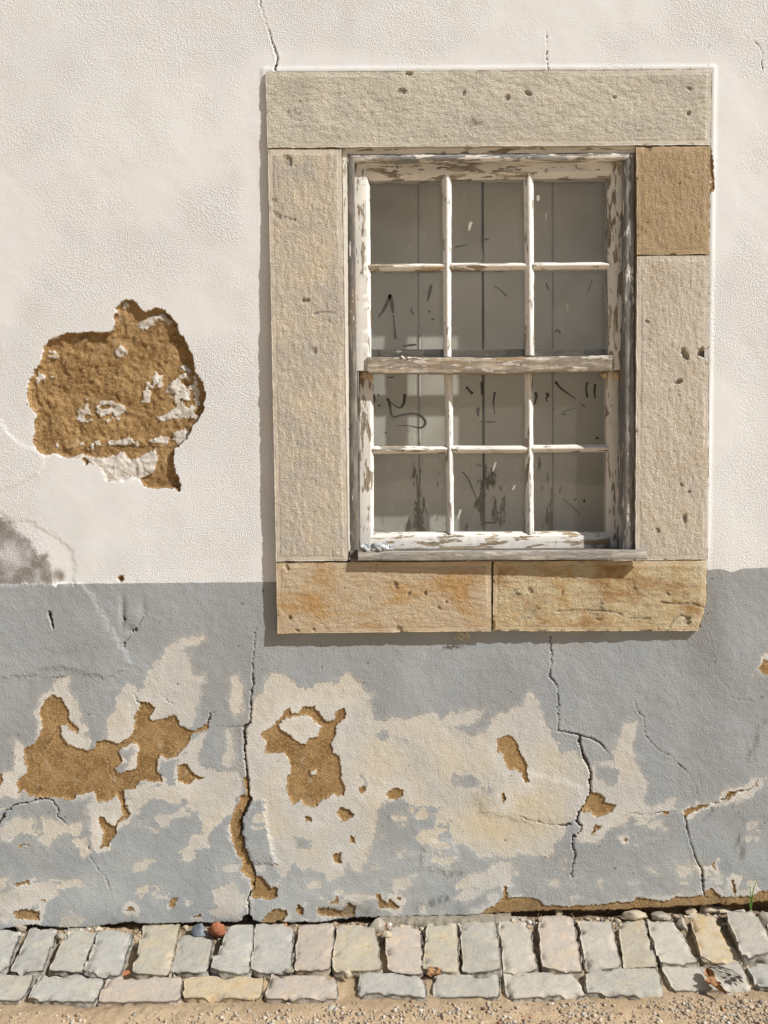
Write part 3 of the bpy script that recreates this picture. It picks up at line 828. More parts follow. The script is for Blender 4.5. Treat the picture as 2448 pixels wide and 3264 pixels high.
# ------------------------------------------------------------------ stone window surround
surround = thing('stone_window_surround', 'beige tooled limestone surround framing the old sash window', 'window frame')
M_LINTEL = stone_material('lintel_limestone', (0.671, 0.617, 0.507), (0.585, 0.537, 0.451), (0.720, 0.659, 0.525), (0.40, 0.35, 0.27), 0.35, 'h')
M_JAMB_L = stone_material('jamb_limestone', (0.646, 0.567, 0.445), (0.572, 0.518, 0.432), (0.707, 0.598, 0.421), (0.46, 0.43, 0.39), 0.5, 'v')
M_JAMB_T = stone_material('tan_limestone', (0.477, 0.345, 0.196), (0.435, 0.313, 0.180), (0.541, 0.403, 0.239), (0.37, 0.32, 0.24), 0.3, 'v')
M_JAMB_R = stone_material('pale_limestone', (0.652, 0.584, 0.481), (0.604, 0.548, 0.461), (0.702, 0.616, 0.481), (0.46, 0.34, 0.21), 0.35, 'v')
M_SILL_L = stone_material('golden_limestone', (0.60, 0.47, 0.30), (0.56, 0.45, 0.32), (0.62, 0.50, 0.34), (0.50, 0.28, 0.09), 0.85, 'h')
M_SILL_R = stone_material('rusty_limestone', (0.60, 0.49, 0.30), (0.64, 0.565, 0.40), (0.55, 0.35, 0.14), (0.33, 0.165, 0.055), 0.95, 'h')
M_JOINT = plain_material('joint_mortar', (0.16, 0.125, 0.08), (0.26, 0.20, 0.13), 60)

def stone_block(name, quad, mat, tool, seed, pits=(), lines=(), chip=None, chip_amt=1.0):
    q = [np.array(at(a, b, STONE_Y)) for a, b in quad]            # TL TR BR BL
    wd = np.linalg.norm(q[1] - q[0]); ht = np.linalg.norm(q[3] - q[0])
    n, m = int(wd / 0.0034) + 2, int(ht / 0.0034) + 2
    u, v = np.meshgrid(np.linspace(0, 1, n), np.linspace(0, 1, m))
    P = ((1 - u)[..., None] * (1 - v)[..., None] * q[0] + u[..., None] * (1 - v)[..., None] * q[1]
         + u[..., None] * v[..., None] * q[2] + (1 - u)[..., None] * v[..., None] * q[3])
    if chip is not None:
        P = chip(P, u, v)
    mx, my = P[..., 0] * 1000, -P[..., 2] * 1000
    ed = np.minimum(np.minimum(u, 1 - u) * wd, np.minimum(v, 1 - v) * ht) * 1000
    jx, jy = fbm(mx, my, 30, 3, seed), fbm(mx, my, 30, 3, seed + 5)
    edn = np.exp(-ed / 8.0)
    P[..., 0] += edn * jx * 0.0016
    P[..., 2] += edn * jy * 0.0016
    margin = sstep(19, 13.5, ed + 3.5 * fbm(mx, my, 40, 3, seed + 8)) * np.clip(0.75 + 0.9 * fbm(mx, my, 160, 2, seed + 18), 0.1, 1)
    if tool == 'h':
        tl = fbm(mx * 0.28, my, 7, 3, seed + 1)
    else:
        tl = fbm(mx, my * 0.28, 7, 3, seed + 1)
    hh = (tl * 1.5 + 1.2 * fbm(mx, my, 11, 2, seed + 2)) * (1 - 0.75 * margin) + 1.4 * fbm(mx, my, 90, 3, seed + 3)
    hh = hh - 0.35 * margin * sstep(19, 12, ed)
    pit = np.zeros(u.shape)
    fine_ = fbm(mx, my, 8, 2, seed + 33)
    rp = np.random.default_rng(seed)
    allp = [(a, b, r, d) for a, b, r, d in pits]
    ppx, ppy = project(P[..., 0], P[..., 1], P[..., 2])
    for _ in range(int(wd * ht * 120)):
        allp.append((quad[0][0] + rp.random() * (quad[1][0] - quad[0][0]), quad[0][1] + rp.random() * (quad[3][1] - quad[0][1]), rp.uniform(1.6, 5.5), rp.uniform(0.8, 2.6)))
    for a, b, r, d in allp:
        an = rp.uniform(0, 3.1); cs, sn = math.cos(an), math.sin(an)
        dx, dy = ppx - a + 0.6 * r * jx + 0.5 * r * tl, ppy - b + 0.6 * r * jy + 0.4 * r * fine_
        ex = ((dx * cs + dy * sn) / r) ** 2 + ((-dx * sn + dy * cs) / (r * 0.6)) ** 2
        k = sstep(1.5, 0.5, ex)
        hh = hh - d * k
        pit = np.maximum(pit, k * min(1, d / 5.0) * 0.45)
    for pts, w_ in lines:
        sd = line_sd(ppx + 2 * jx, ppy + 2 * jy, pts, w_, 12)
        k = sstep(-1.5, 1.2, sd)
        hh = hh - 5 * k
        pit = np.maximum(pit, k)
    # worn arris
    en = np.clip(0.55 + 0.9 * fbm(mx, my, 24, 3, seed + 9), 0.1, 2) * chip_amt
    hh = hh - 2.6 * en * en * np.exp(-ed / 2.6)
    P[..., 1] = STONE_Y - hh * 0.001
    V = [P.reshape(-1, 3)]
    Fc = [grid_faces(m, n)[:, ::-1]]
    ring = np.r_[np.arange(n), np.arange(1, m) * n + n - 1, (m - 1) * n + np.arange(n - 2, -1, -1), np.arange(m - 2, 0, -1) * n]
    base = m * n
    rows = [ring]
    for k, yb in enumerate((0.004, 0.03, 0.09)):
        rv = P.reshape(-1, 3)[ring].copy()
        rv[:, 1] = STONE_Y + yb if k else rv[:, 1] + 0.004
        V.append(rv)
        rows.append(base + np.arange(len(ring)))
        base += len(ring)
    for a, b in zip(rows[:-1], rows[1:]):
        Fc.append(np.stack([a, np.roll(a, -1), np.roll(b, -1), b], -1)[:, ::-1])
    Vv = np.concatenate(V)
    ex = np.zeros(len(Vv) - m * n)
    return mesh_from(name, Vv, np.concatenate(Fc), mat, surround,
                     {'margin': np.r_[margin.ravel(), ex], 'pit': np.r_[pit.ravel(), ex]}, smooth=False)

stone_block('lintel', [(846, 228), (2270, 220), (2267, 461), (853, 470)], M_LINTEL, 'h', 101,
            pits=[(1305, 236, 11, 6), (1285, 290, 17, 5), (1480, 296, 9, 5), (1612, 312, 10, 5), (1680, 300, 11, 6), (2195, 283, 9, 4), (2195, 365, 9, 5), (1500, 400, 24, 3), (1960, 310, 8, 4), (930, 360, 20, 2.5)])
stone_block('jamb_block', [(854, 475), (1090, 475), (1110, 1788), (880, 1789)], M_JAMB_L, 'v', 131,
            pits=[(915, 520, 22, 4), (975, 960, 11, 5), (1000, 1115, 12, 4), (870, 640, 12, 3), (885, 690, 14, 3)],
            lines=[([(1000, 1000), (1030, 994), (1068, 998)], 2.0), ([(905, 693), (940, 700)], 2.5)])
o = stone_block('jamb_block', [(2029, 467), (2266, 464), (2263, 809), (2031, 812)], M_JAMB_T, 'v', 151,
            pits=[(2255, 530, 5, 4), (2168, 585, 5, 4), (2208, 552, 5, 3), (2225, 552, 4, 3), (2070, 472, 20, 4)], chip_amt=1.3)
o['label'] = 'shorter tan limestone block at the top of the right jamb'
stone_block('jamb_block', [(2031, 815), (2263, 813), (2257, 1783), (2026, 1787)], M_JAMB_R, 'v', 171,
            pits=[(2182, 1135, 20, 11), (2237, 1124, 20, 13), (2162, 1220, 12, 10), (2063, 1025, 7, 5), (2185, 1655, 11, 6), (2095, 1690, 13, 5), (2170, 1545, 6, 4), (2195, 1568, 6, 4), (2245, 1130, 14, 8)])
stone_block('sill_block', [(880, 1794), (1567, 1790), (1567, 2012), (885, 2019)], M_SILL_L, 'h', 191,
            pits=[(1262, 1868, 11, 5), (1302, 1892, 6, 5), (1355, 1890, 7, 6), (1420, 1920, 7, 5), (1400, 1940, 6, 4), (925, 1970, 8, 5), (1000, 2005, 5, 4), (948, 2010, 6, 5), (1270, 2008, 16, 4), (915, 1808, 10, 4)])
def chip_corner(P, u, v):
    k = sstep(0.55, 1.05, v) * sstep(0.93, 1.0, u)
    P = P.copy()
    P[..., 0] -= 0.024 * k
    return P
stone_block('sill_block', [(1573, 1790), (2256, 1786), (2252, 2011), (1573, 2012)], M_SILL_R, 'h', 211,
            pits=[(1795, 1893, 8, 4), (1690, 1885, 10, 4), (2130, 1895, 8, 4), (1900, 1950, 26, 3), (1680, 1960, 30, 3), (2190, 1980, 14, 6), (1640, 1900, 20, 3), (2010, 1870, 24, 2.5)],
            lines=[([(2105, 1920), (2150, 1926), (2205, 1924), (2235, 1934), (2258, 1942)], 3.2), ([(1770, 1949), (1800, 1948), (1850, 1944)], 2.2),
                   ([(2010, 1970), (2070, 1972)], 3.0), ([(2132, 2000), (2150, 1972), (2170, 1962), (2190, 1968)], 2.8), ([(1860, 1945), (1960, 1950), (1985, 1960)], 1.6)], chip=chip_corner, chip_amt=1.5)
# bedding mortar seen in the joints, set back from the faces
def quad_prism(name, quad, yf, yb, mat, parent):
    f = [at(a, b, yf) for a, b in quad]
    g = [np.array([p[0], yb, p[2]]) for p in f]
    V = np.array(f + g)
    Fc = [[3, 2, 1, 0], [0, 1, 5, 4], [1, 2, 6, 5], [2, 3, 7, 6], [3, 0, 4, 7], [4, 5, 6, 7]]
    return mesh_from(name, V, Fc, mat, parent, smooth=False)
for q in ([(866, 462), (1084, 462), (1084, 482), (866, 482)], [(2040, 455), (2255, 455), (2255, 475), (2040, 475)], [(2040, 803), (2252, 803), (2252, 822), (2040, 822)],
          [(892, 1780), (1100, 1780), (1100, 1802), (892, 1802)], [(2040, 1776), (2244, 1776), (2244, 1796), (2040, 1796)], [(1560, 1800), (1580, 1800), (1580, 2002), (1560, 2002)]):
    quad_prism('joint_mortar', q, -0.017, 0.05, M_JOINT, surround)

# ------------------------------------------------------------------ timber window
W_CLEAN_V = wood_material('chalky_white_paint_v', 'v', 0.74, under=(0.36, 0.31, 0.24), seed=1)
W_CLEAN_H = wood_material('chalky_white_paint_h', 'h', 0.66, under=(0.36, 0.31, 0.24), seed=2)
W_FLAKE_V = wood_material('flaking_paint_v', 'v', 0.5, under=(0.36, 0.30, 0.22), ochre=0.35, seed=3)
W_FLAKE_H = wood_material('flaking_paint_h', 'h', 0.58, under=(0.40, 0.32, 0.22), ochre=0.3, seed=4)
W_GREY_V = wood_material('grey_weathered_timber_v', 'v', 0.22, under=(0.20, 0.18, 0.155), ochre=0.25, seed=5)
W_GREY_V2 = wood_material('grey_weathered_timber_w', 'v', 0.34, under=(0.27, 0.265, 0.25), ochre=0.1, seed=9)
W_GREY_H = wood_material('grey_weathered_timber_h', 'h', 0.42, under=(0.33, 0.33, 0.32), ochre=0.25, seed=6)
W_RAIL_H = wood_material('bare_rail_timber', 'h', 0.26, under=(0.36, 0.31, 0.24), ochre=0.45, paint_col=(0.66, 0.61, 0.53), seed=7)
W_SILL_H = wood_material('silvered_sill_timber', 'h', 0.12, under=(0.42, 0.39, 0.345), ochre=0.05, paint_col=(0.6, 0.57, 0.52), seed=8)
W_DARK_H = wood_material('dark_timber', 'h', 0.15, under=(0.15, 0.13, 0.11), ochre=0.2, seed=12)
W_PUTTY_V = wood_material('white_putty_v', 'v', 0.70, under=(0.40, 0.35, 0.27), paint_col=(0.82, 0.80, 0.75), seed=13)
M_GLASS = glass_material()

P_FLAT = lambda t: [(0, t), (0, 3.0), (0.012, 1.0), (0.05, 0.15), (0.3, 0), (0.5, 0), (0.7, 0), (0.95, 0.15), (0.988, 1.0), (1, 3.0), (1, t)]
def P_ROUND(t, r):
    return [(0, t)] + [(0.5 - 0.5 * math.cos(a), r * (1 - math.sin(a))) for a in np.linspace(0, math.pi, 13)] + [(1, t)]
def P_PUTTY(t, side, w, g=12.0):
    a = [(0, t), (0, 2.5), (0.03, 0.5), (0.08, 0), (0.4, 0), (1 - w - 0.02, 0), (1 - w, 0.8), (1, g), (1, t)]
    return a if side == 'hi' else [(1 - u, d) for u, d in a[::-1]]
P_MUNTIN = lambda t, g=12.0: [(0, t), (0, g), (0.36, 1.0), (0.42, 0.1), (0.5, 0), (0.58, 0.1), (0.64, 1.0), (1, g), (1, t)]

def bar(name, quad, yf, mat, parent, profile, axis, seed, sag=0.0, wob=0.8, yf2=None, cut=None):
    """a length of timber: quad TL TR BR BL in photograph pixels on the plane y = yf"""
    yf2 = yf if yf2 is None else yf2
    ys = [yf, yf2, yf2, yf] if axis == 'h' else [yf, yf, yf2, yf2]
    q = [np.array(at(a, b, y)) for (a, b), y in zip(quad, ys)]
    if axis == 'h':
        A0, A1, B0, B1 = q[0], q[1], q[3], q[2]      # top edge, bottom edge
    else:
        A0, A1, B0, B1 = q[0], q[3], q[1], q[2]      # left edge, right edge
    L = np.linalg.norm(A1 - A0)
    n = max(6, int(L / 0.006))
    s = np.linspace(0, 1, n)
    prof = profile
    k = len(prof)
    V = np.zeros((n, k, 3))
    mm = s * L * 1000 + seed * 91.7
    for j, (u, d) in enumerate(prof):
        A = A0 + s[:, None] * (A1 - A0)
        B = B0 + s[:, None] * (B1 - B0)
        P = A + u * (B - A)
        P[:, 1] += d * 0.001
        e = wob * 0.001 * (fbm(mm, mm * 0 + j * 3.3 + seed, 22, 3, 5) * 0.6 + fbm(mm, mm * 0 + seed * 7.7, 60, 2, 9) * 0.8)
        ef = abs(u - 0.5) * 2
        if axis == 'h':
            P[:, 2] += e * ef - sag * np.sin(s * math.pi) * 0.001
        else:
            P[:, 0] += e * ef
        if d < 20:
            P[:, 1] += 0.0006 * wob * fbm(mm, mm * 0 + j * 1.7 + seed, 14, 2, 13)
        V[:, j] = P
    Fc = grid_faces(n, k)
    if axis == 'v':
        Fc = Fc[:, ::-1]
    faces_ = Fc.tolist() + [list(range(k))[::(-1 if axis == 'v' else 1)], [(n - 1) * k + j for j in range(k)][::(1 if axis == 'v' else -1)]]
    o = mesh_from(name, V.reshape(-1, 3), faces_, mat, parent)
    me = o.data
    # crisp arrises: mark by angle
    try:
        me.set_sharp_from_angle(angle=math.radians(38))
    except Exception:
        pass
    return o

frame = thing('window_frame', 'weathered wooden box frame with rounded mouldings and grey sill board set in the stone', 'window frame')
YR = STONE_Y + 0.012
bar('jamb_moulding', [(1105, 486), (1129, 500), (1143, 1757), (1113, 1757)], YR, W_GREY_V, frame, P_ROUND(100, 7), 'v', 1)
bar('jamb_moulding', [(1991, 500), (2026, 486), (2024, 1757), (1987, 1757)], YR, W_GREY_V2, frame, P_ROUND(100, 8), 'v', 2)
bar('jamb_strip', [(1091, 474), (1108, 486), (1115, 1757), (1108, 1757)], YR + 0.003, W_CLEAN_V, frame, P_FLAT(60), 'v', 3)
bar('head_moulding', [(1104, 489), (2020, 484), (2012, 508), (1128, 513)], YR, W_GREY_H, frame, P_ROUND(100, 7), 'h', 4)
bar('head_strip', [(1096, 470), (2026, 464), (2022, 486), (1104, 491)], YR + 0.003, W_CLEAN_H, frame, P_FLAT(60), 'h', 5)
bar('sill_board', [(1141, 1758), (2062, 1754), (2062, 1784), (1141, 1787)], STONE_Y - 0.021, W_SILL_H, frame, P_FLAT(20)[:-1] + [(1, 20)], 'h', 6, yf2=STONE_Y - 0.037)
sb = bar('sill_back', [(1116, 1756), (2020, 1753), (2020, 1790), (1116, 1792)], STONE_Y + 0.004, W_DARK_H, frame, P_FLAT(110), 'h', 7)

def sash(name, label, yf, stiles, top, bottom, vm, hm, panes, seed, mats):
    root = thing(name, label, 'window sash')
    yg = yf + 0.012
    bar('stile', stiles[0], yf, mats[0], root, P_PUTTY(38, 'hi', 0.2), 'v', seed)
    bar('stile', stiles[1], yf, mats[1], root, P_PUTTY(38, 'lo', 0.26), 'v', seed + 1)
    bar('top_rail', top[0], yf + 0.0006, top[1], root, top[2], 'h', seed + 2)
    for q in vm:
        bar('muntin', q, yf + 0.0006, W_PUTTY_V, root, P_MUNTIN(34), 'v', seed + 4 + q[0][0] * 0.01, wob=1.3)
    for q, mt in hm:
        bar('muntin', q, yf + 0.0014, mt, root, P_MUNTIN(34), 'h', seed + 6 + q[0][0] * 0.01, wob=1.2)
    ps = []
    gx, gy = panes
    for r in range(2):
        for c in range(3):
            q = [(gx[c] + 1, gy[r] + 1), (gx[c + 1] - 1, gy[r] + 1), (gx[c + 1] - 1, gy[r + 1] - 1), (gx[c] + 1, gy[r + 1] - 1)]
            ps.append(quad_prism('pane', q, yg, yg + 0.003, M_GLASS, root))
    return root, ps

YU = STONE_Y + 0.038
YL = STONE_Y + 0.078
upper, panes_u = sash('upper_sash', 'outer upper six-pane window sash with weathered bare bottom rail', YU,
    ([(1125, 519), (1178, 519), (1184, 1181), (1136, 1181)], [(1939, 515), (1991, 515), (1988, 1178), (1941, 1178)]),
    ([(1168, 516), (1953, 511), (1953, 565), (1168, 573)], W_CLEAN_H, P_PUTTY(38, 'hi', 0.34)), None,
    [[(1410, 553), (1441, 553), (1439, 1136), (1415, 1136)], [(1671, 551), (1703, 551), (1705, 1132), (1677, 1132)]],
    [([(1174, 838), (1416, 837), (1416, 861), (1174, 861)], W_FLAKE_H), ([(1436, 835), (1676, 834), (1676, 858), (1436, 860)], W_CLEAN_H),
     ([(1700, 834), (1944, 832), (1944, 855), (1700, 858)], W_CLEAN_H)],
    ([1172, 1426, 1688, 1946], [562, 848, 1140]), 20, (W_CLEAN_V, W_FLAKE_V))
bar('meeting_rail', [(1172, 1137), (1952, 1131), (1952, 1181), (1172, 1188)], YU - 0.007, W_RAIL_H, upper, P_FLAT(42), 'h', 30, sag=5, wob=2.0)
lower, panes_l = sash('lower_sash', 'recessed lower six-pane window sash with flaking white bottom rail', YL,
    ([(1143, 1112), (1190, 1112), (1192, 1756), (1147, 1756)], [(1935, 1112), (1985, 1112), (1986, 1756), (1934, 1756)]),
    ([(1186, 1113), (1940, 1113), (1940, 1180), (1186, 1180)], W_DARK_H, P_FLAT(36)), None,
    [[(1418, 1178), (1444, 1178), (1448, 1702), (1425, 1702)], [(1674, 1178), (1700, 1178), (1704, 1702), (1677, 1702)]],
    [([(1187, 1421), (1426, 1421), (1426, 1445), (1187, 1447)], W_CLEAN_H), ([(1440, 1420), (1681, 1420), (1681, 1444), (1440, 1445)], W_CLEAN_H),
     ([(1697, 1418), (1938, 1416), (1938, 1441), (1697, 1442)], W_CLEAN_H)],
    ([1184, 1434, 1690, 1942], [1160, 1432, 1706]), 40, (W_FLAKE_V, W_CLEAN_V))
bar('bottom_rail', [(1182, 1697), (1945, 1694), (1945, 1753), (1182, 1756)], YL + 0.0008, W_FLAKE_H, lower, P_PUTTY(38, 'lo', 0.22), 'h', 50)
M_NAIL = plain_material('rusty_iron', (0.05, 0.03, 0.02), (0.11, 0.06, 0.03), 200)
M_PUTTY = plain_material('old_putty', (0.50, 0.36, 0.22), (0.62, 0.47, 0.30), 60)

def tube(name, pts, r, mat, parent=None, seg=6):
    pts = np.array(pts, float)
    r = np.full(len(pts), r) if np.isscalar(r) else np.array(r)
    V, Fc = [], []
    tv = np.gradient(pts, axis=0)
    for i, p in enumerate(pts):
        t_ = tv[i] / (np.linalg.norm(tv[i]) + 1e-9)
        a = np.cross(t_, [0.3, 0.9, 0.2]); a /= np.linalg.norm(a)
        b = np.cross(t_, a)
        for k in range(seg):
            an = 2 * math.pi * k / seg
            V.append(p + r[i] * (math.cos(an) * a + math.sin(an) * b))
    for i in range(len(pts) - 1):
        for k in range(seg):
            Fc.append([i * seg + k, i * seg + (k + 1) % seg, (i + 1) * seg + (k + 1) % seg, (i + 1) * seg + k])
    Fc.append(list(range(seg))[::-1]); Fc.append([(len(pts) - 1) * seg + k for k in range(seg)])
    return mesh_from(name, V, Fc, mat, parent)
for a, b in ((1266, 530), (1836, 530)):
    tube('nail', [at(a, b - 3, YU), at(a, b - 2, YU - 0.006), at(a + 1, b + 2, YU - 0.008), at(a + 1, b + 9, YU - 0.006)], [0.0012, 0.0014, 0.0014, 0.001], M_NAIL, upper)

def lump(name, centre, size, mat, seed, parent=None, rough=0.25, n=18, flat=None, rotz=0.0, attrs=None):
    """an irregular broken lump: facetted and noisy, not a ball"""
    r = np.random.default_rng(seed)
    th = np.linspace(0, math.pi, n // 2 + 1)
    ph = np.linspace(0, 2 * math.pi, n, endpoint=False)
    tt, pp = np.meshgrid(th, ph, indexing='ij')
    d = np.stack([np.sin(tt) * np.cos(pp), np.sin(tt) * np.sin(pp), np.cos(tt)], -1)
    planes = r.normal(size=(11, 3)); planes /= np.linalg.norm(planes, axis=1)[:, None]
    off = r.uniform(0.5, 1.0, 11)
    rad = np.min(np.where((d @ planes.T) > 0.05, off / np.maximum(d @ planes.T, 0.05), 9), -1)
    rad = np.clip(rad, 0.4, 1.25) * (1 + rough * 0.25 * vnoise(pp * 2.5, tt * 3, seed))
    rad[0] = rad[0].mean(); rad[-1] = rad[-1].mean()
    P = d * rad[..., None] * np.array(size)
    c, s = math.cos(rotz), math.sin(rotz)
    P = np.stack([P[..., 0] * c - P[..., 1] * s, P[..., 0] * s + P[..., 1] * c, P[..., 2]], -1) + np.array(centre)
    m = len(th)
    Fc = []
    for i in range(m - 1):
        for k in range(n):
            Fc.append([i * n + k, (i + 1) * n + k, (i + 1) * n + (k + 1) % n, i * n + (k + 1) % n])
    V = P.reshape(-1, 3)
    o = mesh_from(name, V, Fc, mat, parent, attrs={'broken': np.zeros(len(V))}, smooth=False)
    try:
        o.data.set_sharp_from_angle(angle=math.radians(30))
    except Exception:
        pass
    return o
# flaked putty and droppings along the meeting rail
M_WHITE = plain_material('white_flake', (0.78, 0.76, 0.72), (0.68, 0.66, 0.60), 90)
for i, (a, b, sx, sz) in enumerate(((1283, 1138, 0.007, 0.0045), (1300, 1140, 0.009, 0.0035), (1318, 1141, 0.011, 0.003), (1338, 1143, 0.008, 0.0025), (1350, 839, 0.0, 0.0))):
    if sx:
        lump('paint_flake', at(a, b, YU - 0.004), (sx, 0.006, sz), M_WHITE, 320 + i, upper, n=12)
# crumbled putty at the sash horns
for i, (a, b, sx) in enumerate(((1162, 1196, 0.016), (1178, 1200, 0.008), (1926, 1198, 0.010), (1970, 1196, 0.014))):
    p = at(a, b, YU + 0.022)
    lump('putty_crumb', p, (sx, 0.012, 0.012), M_PUTTY, 300 + i, lower)

# marks drawn and scratched on the panes
def flat_mark(name, pts, widths, y, mat, parent, nsub=8):
    """a brush-like stroke lying on a plane y (pixels of the photograph)"""
    pts = np.array(pts, float); widths = np.array(widths, float) if not np.isscalar(widths) else np.full(len(pts), widths)
    t = np.linspace(0, len(pts) - 1, (len(pts) - 1) * nsub + 1)
    def cr(a):
        out = []
        for s in t:
            i = min(int(s), len(a) - 2); f = s - i
            p0, p1, p2, p3 = a[max(i - 1, 0)], a[i], a[i + 1], a[min(i + 2, len(a) - 1)]
            out.append(0.5 * (2 * p1 + (p2 - p0) * f + (2 * p0 - 5 * p1 + 4 * p2 - p3) * f * f + (3 * p1 - p0 - 3 * p2 + p3) * f ** 3))
        return np.array(out)
    c = cr(pts); w = np.maximum(cr(widths), 0.5)
    tg = np.gradient(c, axis=0); tg /= np.linalg.norm(tg, axis=1)[:, None] + 1e-9
    nm = np.stack([-tg[:, 1], tg[:, 0]], -1)
    A, B = c + nm * w[:, None] * 0.5, c - nm * w[:, None] * 0.5
    V = np.array([at(a, b, y) for a, b in np.r_[A, B]])
    n = len(c)
    V2 = V.copy(); V2[:, 1] += 0.0003
    V = np.r_[V, V2]
    Fc = [[i, i + 1, n + i + 1, n + i] for i in range(n - 1)] + [[2 * n + i, 3 * n + i, 3 * n + i + 1, 2 * n + i + 1] for i in range(n - 1)]
    Fc += [[i, 2 * n + i, 2 * n + i + 1, i + 1] for i in range(n - 1)] + [[n + i, n + i + 1, 3 * n + i + 1, 3 * n + i] for i in range(n - 1)]
    return mesh_from(name, V, Fc, mat, parent, smooth=False)
M_INK = plain_material('dark_smear', (0.050, 0.045, 0.040), (0.085, 0.078, 0.068), 90, 0.6, 0.0001)
M_CHALK = plain_material('pale_smear', (0.55, 0.53, 0.47), (0.42, 0.40, 0.35), 90, 0.8, 0.0001)
R3 = lambda *p: T(p, 1100, 1050, 0.2652)
R4 = lambda *p: T(p, 1640, 1050, 0.2652)
R5 = lambda *p: T(p, 1380, 1380, 0.2411)
R2 = lambda *p: T(p, 816, 150, 0.4919)
gu, gl_ = YU + 0.0116, YL + 0.0116
